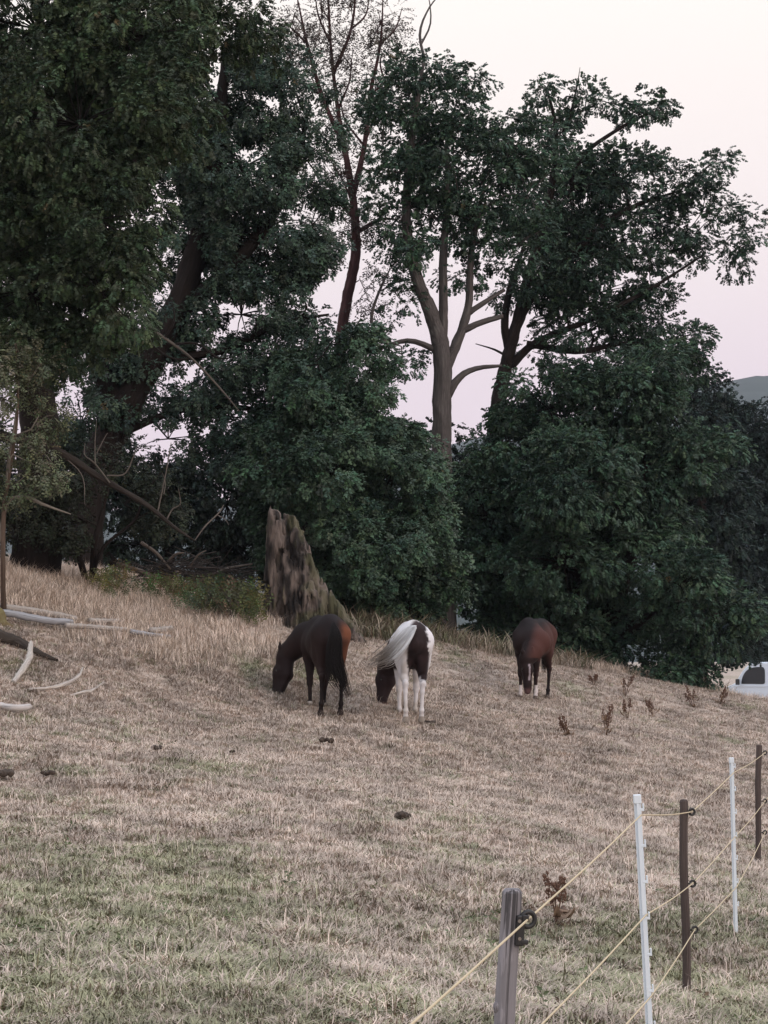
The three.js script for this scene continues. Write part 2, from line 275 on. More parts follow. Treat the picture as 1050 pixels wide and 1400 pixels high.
// a tree: hand-drawn limbs, then boughs to every clump of foliage, then leaf sprays round the clumps
function tree(o) {
  const r = rng(o.seed), base = o.base, root = thing(o.name, o.label, o.category ?? 'tree', base, o.group), nodes = [];
  const wood = o.wood;
  o.limbs.forEach((L, i) => {
    const pts = L.pts.map((p) => p.isVector3 ? p : at(p[0], p[1], o.depth + (p[2] ?? 0)));
    if (L.root) pts.unshift(base.clone().add(V(0, -0.2, 0)));
    const radii = L.r;
    part(root, i === 0 ? 'trunk' : 'limb', limb(sub(pts, base), radii, { sides: i === 0 ? 14 : 9, step: i === 0 ? 0.12 : 0.16, rough: 0.22, seed: o.seed + i }), L.mat ?? wood, L.label);
    if (L.bare) return;
    const c = new THREE.CatmullRomCurve3(pts, false, 'centripetal'); for (let k = 0; k <= 14; k++) { const f = k / 14 * (radii.length - 1), q = Math.min(Math.floor(f), radii.length - 2); if (k > 2 || i) nodes.push([c.getPoint(k / 14), mix(radii[q], radii[q + 1], f - q)]); }
  });
  const sprays = [], boughs = [];
  const S = 0.92 * (o.sprigScale ?? 1);
  const blobs = o.blobs.map((b) => { const d = o.depth + (b[4] ?? 0), s = scaleAt(d); return { c: at(b[0], b[1], d), rx: b[2] / s, ry: b[3] / s, rz: (b[2] + b[3]) / 2 / s * (o.thick ?? 1), k: b[5] ?? 1 }; });
  blobs.sort((p, q) => p.c.distanceTo(base) - q.c.distanceTo(base));
  const droop = o.droop ?? 0.5;
  for (const b of blobs) {
    let best = null, bd = 1e9;
    for (const n of nodes) { const d = n[0].distanceTo(b.c) + Math.max(0, n[0].y - b.c.y) * 0.7; if (d < bd) { bd = d; best = n; } }
    const from = best[0], rad = Math.min(best[1] * 0.62, 0.018 + 0.02 * b.rx), mid = from.clone().lerp(b.c, 0.5).add(V((r() - 0.5) * 0.4, 0.1 + 0.2 * r(), (r() - 0.5) * 0.4)), pts = [from, from.clone().lerp(mid, 0.5).add(V((r() - 0.5) * 0.2, (r() - 0.5) * 0.15, (r() - 0.5) * 0.2)), mid, b.c];
    if (bd > 0.2) { boughs.push(limb(sub(pts, base), [rad, rad * 0.85, rad * 0.6, rad * 0.4], { sides: 6, step: 0.25, rough: 0.15 })); for (let k = 1; k <= 4; k++) { nodes.push([from.clone().lerp(mid, k / 4), rad * 0.8]); nodes.push([mid.clone().lerp(b.c, k / 4), rad * 0.6]); } }
    const n = Math.max(3, Math.round(2.8 * (o.clumps ?? 9) * b.k * b.rx * b.ry * Math.sqrt(b.rz) ));
    for (let i = 0; i < n; i++) {
      const u = V(r() * 2 - 1, r() * 2 - 1, r() * 2 - 1); if (u.lengthSq() > 1) { i--; continue; }
      u.multiplyScalar(Math.pow(u.length(), -0.35));
      const p = b.c.clone().add(V(u.x * b.rx, u.y * b.ry, u.z * b.rz)), rc = (o.clumpSize ?? 0.34) * (0.7 + 0.6 * r());
      const bend = b.c.clone().lerp(p, 0.55).add(V((r() - 0.5) * 0.15, 0.08 * r(), (r() - 0.5) * 0.15));
      boughs.push(limb(sub([b.c, bend, p], base), [0.014, 0.01, 0.005].map((q) => q * (o.twig ?? 1)), { sides: 4, step: 0.3 }));
      const out = p.clone().sub(b.c).normalize(), tone = mix(o.dark, o.light, 0), kk = r(), m = Math.round(2.7 * (o.sprays ?? 17) * (0.7 + 0.6 * r()) * (o.density ?? 1) * 1.45);
      for (let j = 0; j < m; j++) {
        const w = V(r() * 2 - 1, r() * 2 - 1, r() * 2 - 1).normalize(), q = p.clone().add(w.clone().multiplyScalar(rc * Math.cbrt(r())).multiply(V(1.15, 0.75, 1.15)));
        const dir = w.clone().multiplyScalar(0.7).addScaledVector(out, 0.4).add(V((r() - 0.5) * 1.1, -droop * (0.4 + r()) + (r() - 0.5) * 0.6, (r() - 0.5) * 1.1)).normalize();
        const up = V((r() - 0.5) * 1.2, 1, (r() - 0.5) * 1.2), x = up.clone().cross(dir).normalize(), y = dir.clone().cross(x), Q = new THREE.Quaternion().setFromRotationMatrix(new THREE.Matrix4().makeBasis(x, y, dir)), s = S * (0.7 + 0.6 * r());
        const c = mix3(o.dark, o.light, clamp(kk * 0.75 + r() * 0.4)).map((v) => v * (0.75 + 0.25 * r()));
        sprays.push([q.sub(base), Q, V(s, s, s), r() < (o.dead ?? 0.0006) ? [0.12, 0.095, 0.05] : c]);
      }
    }
  }
  for (const t of o.twigs ?? []) { const pts = t.pts.map((p) => at(p[0], p[1], o.depth + (p[2] ?? 0))); boughs.push(limb(sub(pts, base), t.r, { sides: 5, step: 0.12, rough: 0.1 })); }
  const b = part(root, 'branches', merged(boughs), o.twigMat ?? wood); b.userData.kind = 'stuff';
  if (sprays.length) scatter(root, 'crown', SPRIG[o.sprig ?? 'broad'], leafMat, sprays).userData.kind = 'stuff';
  return root;
}
const foot = (px, py, d) => { const p = at(px, py, d); return toGround(p); };
const DARKBARK = bark(0.036, 0.029, 0.028), GREYBARK = bark(0.165, 0.15, 0.15), REDBARK = bark(0.12, 0.062, 0.066), PALEDEAD = bark(0.30, 0.27, 0.24, 0.004);

// big old tree overhanging the upper left corner
tree({
  name: 'broadleaf_tree', label: 'huge dark tree with overhanging ragged foliage filling the upper left corner', seed: 11, depth: 33, base: foot(48, 745, 36.5), wood: DARKBARK, dark: [0.024, 0.040, 0.026], light: [0.088, 0.126, 0.070], sprig: 'broad', sprigScale: 0.85, droop: 0.4, clumps: 8.5, sprays: 20, thick: 1.1, dead: 0.002,
  limbs: [{ root: true, pts: [[50, 690, 3.3], [55, 600, 3], [40, 450, 2], [50, 250, 1], [90, 60, 0], [110, -120, 0]], r: [0.5, 0.4, 0.34, 0.3, 0.25, 0.18, 0.08] },
    { pts: [[42, 430, 2], [100, 330, 0], [170, 230, -1], [230, 150, -1.5]], r: [0.22, 0.17, 0.11, 0.05] }, { pts: [[50, 260, 1], [-60, 150, 0], [-150, 60, 0]], r: [0.22, 0.15, 0.06] }, { pts: [[75, 120, 0.3], [180, 60, 0], [300, 20, 0]], r: [0.18, 0.12, 0.05] }, { pts: [[45, 520, 2.5], [110, 470, 0.5], [160, 430, -1]], r: [0.16, 0.11, 0.05] }],
  blobs: [[50, 40, 120, 110, -2], [180, 50, 120, 90, -2], [290, 30, 70, 60, 0], [335, 60, 30, 40, 1], [110, 170, 130, 90, -3], [210, 150, 70, 60, -3], [250, 175, 30, 26, -3], [40, 270, 120, 100, -2], [135, 300, 75, 80, -3], [45, 400, 110, 80, -2], [140, 400, 68, 70, -3], [110, 470, 70, 40, -2], [40, 480, 60, 40, -1], [180, 340, 30, 50, -3], [-140, 120, 180, 160, -1], [-130, 380, 140, 130, -1], [150, -100, 200, 90, -1], [-20, 330, 80, 140, 1], [90, 230, 120, 120, 1], [160, 110, 120, 110, 1.5]],
});
// second big tree behind it
tree({
  name: 'broadleaf_tree', label: 'leaning dark tree behind the upper left one, sky speckling through its lower boughs', seed: 23, depth: 42, base: foot(112, 760, 42), wood: DARKBARK, density: 0.85, dark: [0.024, 0.043, 0.034], light: [0.076, 0.118, 0.086], sprig: 'hang', sprigScale: 0.9, droop: 0.5, clumps: 6.2, sprays: 17, thick: 1.1,
  limbs: [{ root: true, pts: [[125, 660], [170, 560], [235, 440], [280, 300], [300, 160], [310, 60]], r: [0.42, 0.36, 0.32, 0.28, 0.22, 0.15, 0.06] }, { pts: [[165, 570], [130, 470], [140, 350]], r: [0.25, 0.18, 0.08] }, { pts: [[240, 430], [330, 350], [400, 240], [420, 160]], r: [0.2, 0.15, 0.09, 0.04] }, { pts: [[210, 490], [300, 480], [390, 440], [450, 430]], r: [0.11, 0.08, 0.05, 0.025] }, { pts: [[150, 600], [250, 560], [350, 560], [440, 590]], r: [0.09, 0.07, 0.05, 0.025] },
    { pts: [[190, 440, -5], [225, 462, -5], [262, 490, -5], [300, 530, -5], [327, 562, -5]], r: [0.022, 0.026, 0.022, 0.018, 0.008], mat: bark(0.2, 0.18, 0.165, 0.004), bare: true, label: 'pale dead limb hanging without leaves' }],
  twigs: [{ pts: [[225, 462, -5], [238, 440, -5], [236, 415, -5]], r: [0.025, 0.018, 0.008] }, { pts: [[240, 470, -5], [270, 470, -5], [300, 490, -5], [320, 488, -5]], r: [0.025, 0.02, 0.016, 0.008] }, { pts: [[205, 470, -5], [235, 490, -5], [262, 490, -5]], r: [0.02, 0.02, 0.015] }],
  blobs: [[240, 240, 80, 80], [290, 130, 90, 70], [380, 120, 60, 60], [330, 230, 90, 80], [420, 220, 55, 60], [260, 340, 80, 70], [360, 330, 85, 70], [425, 310, 40, 60], [240, 430, 70, 50], [330, 430, 70, 55], [400, 400, 55, 60], [350, 60, 40, 40], [420, 120, 30, 30, 0, 0.6], [300, 300, 90, 90, 2.5, 0.6], [290, 190, 70, 80, 2, 0.6],
    [190, 560, 60, 40, 0, 0.7], [150, 490, 60, 50, 0, 0.9], [290, 510, 80, 40, 0, 0.62], [390, 500, 80, 40, 0, 0.62], [300, 570, 80, 36, 0, 0.6], [400, 560, 60, 40, 0, 0.7], [230, 600, 70, 40, 0, 0.6], [200, 500, 50, 40, 0, 0.6], [330, 500, 70, 34, 3, 0.75], [250, 545, 70, 34, 3, 0.75], [170, 540, 50, 40, 2, 0.7], [350, 585, 60, 30, 2, 0.7], [420, 470, 40, 40, 1, 0.7], [110, 580, 60, 60, 1, 1], [330, 620, 50, 50, 0, 0.8]],
});
// slim sparse tree against the sky
tree({
  name: 'slim_tree', label: 'slim sparse tree with reddish trunk and thin feathery top against the sky', seed: 31, depth: 48, base: foot(470, 830, 48), wood: REDBARK, dark: [0.045, 0.040, 0.034], light: [0.095, 0.078, 0.066], sprig: 'fine', sprigScale: 1.1, droop: 0.2, clumps: 15, sprays: 5, clumpSize: 0.3, thick: 0.7, twig: 0.8,
  limbs: [{ root: true, pts: [[466, 600], [466, 470], [474, 410], [486, 350], [484, 285], [474, 220], [462, 150], [452, 60], [448, -30]], r: [0.19, 0.155, 0.135, 0.13, 0.12, 0.10, 0.075, 0.05, 0.035, 0.02] },
    { pts: [[482, 270], [498, 200], [506, 130], [520, 60], [524, -10]], r: [0.08, 0.06, 0.05, 0.03, 0.012] }, { pts: [[470, 200], [440, 130], [420, 60], [405, -10]], r: [0.07, 0.05, 0.035, 0.012] }, { pts: [[456, 100], [480, 40], [488, -30]], r: [0.05, 0.035, 0.012] }, { pts: [[500, 190], [530, 120], [556, 70]], r: [0.04, 0.03, 0.01] }, { pts: [[486, 300], [448, 262], [420, 250]], r: [0.06, 0.04, 0.015] }, { pts: [[485, 320], [520, 300], [545, 300]], r: [0.06, 0.04, 0.015] }],
  twigs: [[[420, 60], [400, 40], [380, 20]], [[440, 130], [410, 110], [390, 60]], [[452, 60], [435, 20], [430, -20]], [[506, 130], [530, 110], [555, 100]], [[520, 60], [540, 40], [550, 10]], [[480, 40], [500, 20], [505, -20]], [[462, 150], [478, 110], [480, 80]], [[498, 200], [470, 160], [466, 120]], [[530, 120], [520, 90], [522, 70]], [[484, 285], [470, 250], [440, 200]]].map((pts) => ({ pts, r: [0.03, 0.022, 0.008] })),
  blobs: [[400, 30, 30, 40], [440, 20, 30, 50], [480, 10, 30, 40], [520, 30, 30, 40], [545, 70, 26, 36], [520, 110, 26, 36], [480, 90, 30, 40], [430, 90, 30, 40], [400, 90, 24, 30], [545, 120, 22, 26], [460, 160, 30, 36], [500, 170, 26, 36], [430, 250, 26, 36], [460, 240, 30, 36, 0, 1.5], [445, 330, 24, 40], [520, 300, 30, 24], [500, 400, 26, 30, 0, 0.7], [470, 300, 30, 30, 0, 1], [530, 380, 30, 30, 0, .7]],
});
// central tree
tree({
  name: 'forked_tree', label: 'tall tree in the middle whose grey trunk forks above the bushes', seed: 41, depth: 45, base: foot(606, 840, 45), wood: GREYBARK, density: 0.68, dark: [0.024, 0.044, 0.032], light: [0.084, 0.144, 0.098], sprig: 'broad', sprigScale: 0.92, droop: 0.2, clumps: 8, sprays: 15, thick: 1,
  limbs: [{ root: true, pts: [[606, 740], [605, 640], [604, 560], [603, 475], [590, 430], [570, 380], [556, 310], [560, 220], [572, 130], [580, 80]], r: [0.32, 0.25, 0.225, 0.21, 0.20, 0.165, 0.13, 0.11, 0.085, 0.06, 0.03] },
    { pts: [[603, 490], [606, 430], [606, 350], [612, 260], [610, 170]], r: [0.14, 0.105, 0.09, 0.065, 0.03] }, { pts: [[606, 510], [626, 465], [640, 420], [644, 350], [660, 260]], r: [0.14, 0.11, 0.09, 0.075, 0.04] }, { pts: [[632, 452], [660, 440], [688, 432]], r: [0.08, 0.07, 0.05] }, { pts: [[640, 428], [664, 412], [690, 396]], r: [0.07, 0.055, 0.04] }, { pts: [[612, 540], [628, 516], [650, 504], [686, 500]], r: [0.1, 0.08, 0.06, 0.03] }, { pts: [[600, 480], [560, 466], [525, 474], [498, 484]], r: [0.08, 0.055, 0.045, 0.02] }, { pts: [[530, 473], [508, 440], [520, 395], [535, 365]], r: [0.05, 0.04, 0.03, 0.012] }, { pts: [[580, 80], [574, 45], [586, 12], [603, -10]], r: [0.035, 0.03, 0.02, 0.008], bare: true }, { pts: [[576, 60], [588, 35], [588, 8], [584, -10]], r: [0.025, 0.02, 0.014, 0.008], bare: true }],
  blobs: [[560, 130, 55, 55], [600, 95, 40, 38], [632, 170, 48, 45], [556, 210, 55, 60], [620, 230, 60, 60], [552, 290, 42, 46], [690, 200, 50, 55], [596, 300, 46, 38], [720, 270, 48, 70], [650, 310, 50, 46], [524, 190, 28, 46], [690, 160, 26, 26], [650, 110, 12, 16, 0, 2], [740, 200, 26, 30], [700, 340, 60, 40], [590, 345, 60, 24, 1, 0.6], [590, 190, 60, 70, 1.5, 0.6], [660, 250, 70, 70, 1.5, 0.8], [640, 370, 34, 20, 0, 0.7], [520, 250, 24, 36, 0, 0.8], [560, 340, 26, 26, -1],
    [520, 450, 26, 26, 0, 0.55], [540, 400, 26, 30, 0, 0.5], [550, 500, 30, 20, 0, 0.45], [515, 500, 24, 20, 0, 0.6]],
});
// right tree
tree({
  name: 'spreading_tree', label: 'spreading tree right of centre with a lone bare-tipped bough reaching into the sky', seed: 53, depth: 49, base: foot(678, 850, 49), wood: DARKBARK, density: 0.9, dark: [0.020, 0.036, 0.028], light: [0.070, 0.118, 0.082], sprig: 'broad', sprigScale: 0.95, droop: 0.15, clumps: 7.2, sprays: 12.5, thick: 1,
  limbs: [{ root: true, pts: [[676, 700], [680, 560], [692, 500], [704, 450], [722, 380], [750, 280], [760, 180], [748, 120]], r: [0.30, 0.235, 0.19, 0.16, 0.14, 0.12, 0.09, 0.06, 0.02] },
    { pts: [[696, 480], [690, 445], [696, 400], [715, 340]], r: [0.12, 0.1, 0.08, 0.04] }, { pts: [[706, 445], [730, 400], [790, 340], [850, 290], [930, 260]], r: [0.13, 0.11, 0.09, 0.06, 0.02] }, { pts: [[698, 500], [730, 470], [800, 440], [880, 400], [960, 350]], r: [0.11, 0.09, 0.07, 0.05, 0.02] }, { pts: [[698, 490], [676, 478], [650, 470]], r: [0.04, 0.025, 0.01] }, { pts: [[780, 250], [800, 210], [840, 180], [880, 158], [912, 148]], r: [0.06, 0.055, 0.045, 0.03, 0.012] }, { pts: [[770, 190], [784, 140], [790, 112], [793, 92]], r: [0.04, 0.025, 0.015, 0.006], bare: true }, { pts: [[720, 470], [790, 480], [850, 470], [920, 470]], r: [0.09, 0.08, 0.05, 0.02] }],
  blobs: [[772, 175, 46, 46], [736, 118, 14, 20, 0, 2.2], [830, 140, 34, 26, 0, 1.1], [870, 150, 28, 17, 0, 1.2], [898, 148, 13, 8, 0, 2], [800, 150, 26, 30], [780, 260, 58, 62], [845, 250, 60, 50, 0, 0.75], [905, 250, 50, 40, 0, 0.65], [880, 210, 26, 18, 0, 1.2], [960, 236, 40, 34, 0, 0.6], [985, 280, 34, 34, 0, 0.6], [1016, 315, 18, 22, 0, 1.1], [1006, 350, 20, 22, 0, 0.7], [950, 320, 46, 36, 0, 0.5], [870, 330, 60, 46, 0, 0.6], [800, 350, 70, 56], [740, 400, 44, 36], [905, 395, 44, 30, 0, 0.5], [935, 460, 44, 36, 0, 0.7], [850, 440, 56, 34, 0, 0.55], [780, 430, 50, 36, 0, 0.8], [962, 495, 26, 24, 0, 1], [900, 500, 55, 32, 0, 1], [800, 455, 60, 36, 0, 0.9], [860, 480, 70, 34, 1, 0.9], [745, 485, 40, 26, 0, 0.6], [885, 435, 60, 40, 1, 0.7], [705, 385, 40, 36, 0, 0.8], [820, 400, 70, 40, 1.5, 0.8], [900, 330, 60, 50, 1.5, 0.6], [960, 290, 50, 40, 1, 0.6], [740, 340, 50, 50, 1, 0.8], [800, 300, 70, 70, 1.5], [860, 290, 60, 50, 1.5, 0.6], [760, 340, 50, 60, 1.5]],
});
// bushes under the trees
tree({
  name: 'hazel_thicket', label: 'dense dark green bush with drooping boughs right behind the broken stump', category: 'bush', seed: 61, depth: 40, base: foot(500, 840, 40.5), density: 1.2, wood: DARKBARK, dark: [0.020, 0.040, 0.028], light: [0.100, 0.162, 0.104], sprig: 'hang', sprigScale: 0.95, droop: 0.6, clumps: 7.6, sprays: 18, thick: 1,
  limbs: [{ root: true, pts: [[480, 740], [450, 620], [440, 520]], r: [0.18, 0.14, 0.09, 0.04] }, { root: true, pts: [[530, 760], [560, 680], [570, 620]], r: [0.16, 0.12, 0.08, 0.03] }, { root: true, pts: [[440, 760], [390, 660], [370, 600]], r: [0.14, 0.1, 0.07, 0.03] }],
  blobs: [[420, 500, 44, 40, 0, 0.5], [470, 470, 46, 42, 0, 0.8], [505, 510, 34, 36, 0, 0.6], [430, 570, 75, 60], [515, 560, 40, 46], [372, 640, 46, 60], [450, 660, 80, 65, -1], [540, 640, 55, 66], [578, 720, 46, 60], [500, 750, 85, 60, -1], [592, 790, 38, 60], [470, 810, 80, 40], [560, 835, 60, 26], [400, 720, 46, 50, 0.5], [430, 560, 90, 90, 1.5], [520, 680, 80, 110, 1.8], [420, 700, 80, 90, 2], [540, 800, 70, 60, 1]],
});
tree({
  name: 'hazel_thicket', label: 'wide dense dark bush filling the right half behind the farthest horse', category: 'bush', seed: 67, depth: 45, base: foot(800, 890, 46), density: 1.3, wood: DARKBARK, dark: [0.018, 0.036, 0.028], light: [0.094, 0.156, 0.104], sprig: 'broad', sprigScale: 0.9, droop: 0.35, clumps: 7, sprays: 19, thick: 0.9, clumpSize: 0.4,
  limbs: [{ root: true, pts: [[780, 760], [760, 660], [750, 580]], r: [0.24, 0.18, 0.12, 0.05] }, { root: true, pts: [[860, 770], [880, 660], [890, 570]], r: [0.22, 0.17, 0.1, 0.04] }, { root: true, pts: [[700, 790], [660, 700], [640, 640]], r: [0.18, 0.14, 0.08, 0.03] }, { root: true, pts: [[900, 830], [950, 830], [1000, 850]], r: [0.16, 0.12, 0.07, 0.03] }],
  blobs: [[694, 605, 50, 44], [750, 560, 75, 56], [850, 540, 75, 56], [900, 500, 50, 30], [830, 512, 50, 26, 0, 0.8], [915, 560, 45, 55], [965, 620, 42, 36], [925, 640, 50, 50], [675, 690, 65, 60], [780, 660, 80, 70, -1.5], [870, 660, 70, 66], [675, 790, 65, 60], [770, 770, 80, 66, -1], [865, 770, 60, 60], [930, 800, 56, 55, -1.5], [982, 845, 46, 40, -1], [945, 885, 44, 28, -1], [830, 900, 60, 20], [905, 915, 60, 18, -1], [945, 922, 30, 12, -1], [740, 885, 50, 18], [850, 870, 80, 40], [750, 850, 70, 40], [680, 850, 46, 34], [660, 675, 30, 44], [640, 770, 30, 60], [1022, 856, 16, 12, -1, 1.6], [640, 862, 34, 20], [720, 640, 80, 80, 2], [830, 620, 100, 90, 2], [720, 770, 90, 100, 2], [850, 760, 100, 110, 2], [930, 720, 30, 40, 1], [625, 740, 24, 50, 1]],
});
// dark wood closing the view behind
tree({
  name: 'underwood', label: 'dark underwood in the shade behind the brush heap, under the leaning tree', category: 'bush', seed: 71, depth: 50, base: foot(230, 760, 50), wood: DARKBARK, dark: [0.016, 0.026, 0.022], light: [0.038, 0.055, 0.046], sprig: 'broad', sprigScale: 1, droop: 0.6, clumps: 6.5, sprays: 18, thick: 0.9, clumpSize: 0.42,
  limbs: [{ root: true, pts: [[230, 720], [220, 660], [210, 620]], r: [0.16, 0.12, 0.08, 0.03] }, { root: true, pts: [[320, 730], [340, 650], [350, 600]], r: [0.16, 0.12, 0.08, 0.03] }, { root: true, pts: [[120, 730], [90, 680], [80, 630]], r: [0.16, 0.12, 0.08, 0.03] }],
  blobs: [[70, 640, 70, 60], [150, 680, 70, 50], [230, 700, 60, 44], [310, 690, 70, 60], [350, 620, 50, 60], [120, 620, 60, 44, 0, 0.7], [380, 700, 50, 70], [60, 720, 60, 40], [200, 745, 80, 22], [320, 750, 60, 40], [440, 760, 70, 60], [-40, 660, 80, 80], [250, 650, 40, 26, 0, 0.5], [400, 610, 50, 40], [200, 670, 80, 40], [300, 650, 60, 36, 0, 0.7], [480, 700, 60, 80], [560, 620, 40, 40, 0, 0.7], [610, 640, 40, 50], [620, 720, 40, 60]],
});
tree({
  name: 'elder_bush', label: 'twiggy dim bush in front of the leftmost dark trunks, above the brush heap', category: 'bush', seed: 75, depth: 36, base: foot(125, 770, 36.8), wood: DARKBARK, dark: [0.018, 0.025, 0.017], light: [0.045, 0.055, 0.036], sprig: 'fine', sprigScale: 1.2, droop: 0.5, clumps: 7, sprays: 13, thick: 0.8, clumpSize: 0.3,
  limbs: [{ root: true, pts: [[130, 740], [140, 700], [150, 650]], r: [0.06, 0.05, 0.035, 0.015] }, { root: true, pts: [[100, 740], [80, 700], [70, 660]], r: [0.06, 0.05, 0.035, 0.015] }, { root: true, pts: [[140, 750], [185, 710], [196, 680], [225, 640]], r: [0.04, 0.03, 0.025, 0.018, 0.01] }],
  blobs: [[70, 690, 60, 46], [20, 700, 60, 46], [120, 640, 66, 50, 0, 0.8], [60, 728, 60, 26], [120, 715, 50, 30], [170, 690, 55, 40, 0, 0.7], [225, 665, 40, 36, 0, 0.5], [230, 715, 40, 24, 0, 0.6]],
});
for (const [label, seed, depth, bx, blobs] of [
  ['hazy blue-green tree at the right edge of the picture, below the far hill', 81, 92, 1120, [[1000, 580, 50, 36], [1040, 605, 60, 60], [1000, 650, 60, 60], [1050, 700, 60, 80], [1000, 740, 50, 60], [1060, 800, 60, 70], [1090, 650, 60, 80], [1100, 760, 60, 100], [1010, 820, 40, 50], [1040, 860, 60, 40], [950, 550, 26, 26], [1075, 890, 60, 36]]],
  ['hazy blue-green tree in the gap right of the wide bush, behind its edge', 83, 62, 955, [[950, 580, 36, 50], [962, 532, 34, 24], [992, 545, 30, 22], [955, 680, 46, 56], [985, 700, 40, 60], [960, 760, 50, 50], [990, 790, 40, 50], [930, 700, 40, 60], [1000, 860, 40, 50], [960, 850, 60, 60]]],
]) tree({
  name: 'background_tree', label, seed, depth, base: foot(bx, 900, depth), wood: DARKBARK, dark: [0.018, 0.030, 0.028], light: [0.036, 0.056, 0.050], sprig: 'broad', sprigScale: 1.25, droop: 0.5, clumps: 3.6, sprays: 17, thick: 1, clumpSize: 0.5,  // bluish leaf tone carries the distance haze, painted into the colour
  limbs: [{ root: true, pts: [[bx, 800], [bx + 4, 700], [bx + 6, 620]], r: [0.3, 0.24, 0.16, 0.06] }], blobs,
});
// light young tree at the left edge
tree({
  name: 'young_tree', label: 'pale green young tree with bare grey stems cut by the left edge', seed: 91, depth: 30, base: foot(6, 815, 30.6), wood: PALEDEAD, twigMat: PALEDEAD, dark: [0.085, 0.10, 0.06], light: [0.165, 0.185, 0.115], sprig: 'fine', sprigScale: 0.9, droop: 0.5, clumps: 16, sprays: 12, clumpSize: 0.22, thick: 1, twig: 0.8,
  limbs: [{ root: true, pts: [[4, 760], [6, 690], [14, 640], [24, 560], [22, 470]], r: [0.042, 0.038, 0.034, 0.028, 0.02, 0.01], mat: bark(0.17, 0.125, 0.1, 0.006) }, { pts: [[6, 700], [14, 682], [38, 680], [60, 690], [97, 703]], r: [0.03, 0.028, 0.03, 0.022, 0.008], bare: true }, { pts: [[10, 660], [12, 630], [22, 570], [26, 520]], r: [0.03, 0.028, 0.02, 0.01], bare: true }, { pts: [[4, 740], [-20, 640], [-40, 540]], r: [0.04, 0.03, 0.012] }],
  twigs: [{ pts: [[28, 680], [44, 674], [52, 660]], r: [0.012, 0.01, 0.005] }, { pts: [[30, 610], [60, 620], [76, 640]], r: [0.014, 0.01, 0.005] }],
  density: 1.3, blobs: [[20, 470, 32, 36], [40, 520, 34, 30], [14, 540, 34, 36], [50, 580, 28, 30], [20, 610, 40, 34], [56, 640, 22, 26], [24, 660, 30, 22, 0, 0.7], [-30, 520, 40, 60], [-30, 620, 40, 60]],
});

// ------------------------------------------------------------------ stump, dead wood
{
  const base = foot(405, 850, 36.6), s = scaleAt(36.6), L = (px, py, dz = 0) => V((px - 405) / s, (852 - py) / s, dz);
  const root = thing('tree_stump', 'tall broken mossy tree stump behind the left brown horse', 'tree stump', base);
  const prims = [
    { a: L(376, 870), b: L(376, 708), ra: 0.19, rb: 0.14, k: 0.1 }, { a: L(392, 870, 0.1), b: L(386, 716, 0), ra: 0.26, rb: 0.13, k: 0.12 }, { a: L(418, 870, 0.15), b: L(404, 730, 0), ra: 0.34, rb: 0.15, k: 0.12 }, { a: L(436, 868, 0.05), b: L(414, 760, 0), ra: 0.28, rb: 0.12, k: 0.12 },
    { a: L(455, 858, 0), b: L(420, 790, 0), ra: 0.14, rb: 0.1, k: 0.12 }, { a: L(505, 888, 0.1), b: L(440, 832, 0), ra: 0.08, rb: 0.16, k: 0.12 }, { a: L(488, 874, 0.25), b: L(428, 795, 0.05), ra: 0.10, rb: 0.13, k: 0.12 }, { a: L(470, 882, 0.4), b: L(436, 840, 0.15), ra: 0.07, rb: 0.14, k: 0.1 }, { a: L(348, 868, 0.2), b: L(372, 835, 0.05), ra: 0.06, rb: 0.13, k: 0.1 }, { a: L(405, 870, -0.25), b: L(395, 720, -0.15), ra: 0.4, rb: 0.16, k: 0.12 }, { a: L(368, 700), b: L(367, 690), ra: 0.06, rb: 0.03, k: 0.06 }, { a: L(402, 722), b: L(400, 706), ra: 0.08, rb: 0.03, k: 0.06 }, { a: L(432, 880, 0.5), b: L(424, 820, 0.2), ra: 0.1, rb: 0.16, k: 0.12 },
  ];
  const cuts = [{ a: L(384, 880, 0.30), b: L(382, 745, 0.14), ra: 0.17, rb: 0.08, k: 0.04 }, { a: L(384, 880, 0.55), b: L(382, 745, 0.3), ra: 0.17, rb: 0.08, k: 0.04 }, { a: L(413, 865, 0.5), b: L(406, 765, 0.24), ra: 0.12, rb: 0.05, k: 0.04 }, { a: L(424, 790, 0.3), b: L(420, 772, 0.22), ra: 0.07, rb: 0.07, k: 0.03 }, { a: L(436, 862, 0.5), b: L(424, 800, 0.26), ra: 0.09, rb: 0.05, k: 0.05 }, { a: L(388, 705, 0.05), b: L(386, 690, 0.05), ra: 0.07, rb: 0.16, k: 0.06 }];
  const g = sdfMesh(prims, 0.018, { cuts, bump: (x, y, z) => (Math.abs(fbm(x * 6, y * 1.3, z * 6, 4) - 0.5) - 0.1) * -0.5 + (Math.abs(fbm(x * 13, y * 3.5, z * 13, 3) - 0.5) - 0.1) * -0.3 + sstep(1.3, 2, y) * (noise(x * 11, 3, z * 11) - 0.35) * 0.2, color: (x, y, z) => {
    const n = fbm(x * 9, y * 2.5, z * 9, 4), m = fbm(x * 3 + 8, y * 3, z * 3, 3), moss = sstep(0.45, 0.62, m + sstep(0.9, 1.9, y) * 0.16 + sstep(-0.1, 0.3, x) * 0.2 - 0.16);
    return mix3(mix3([0.016, 0.013, 0.012], [0.14, 0.112, 0.098], sstep(0.34, 0.66, n)), [0.085, 0.085, 0.042], moss * 0.6);
  } });
  part(root, 'trunk', g, std({ vertexColors: true, roughness: 1, bumpMap: barkRelief, bumpScale: 0.015 }));
}
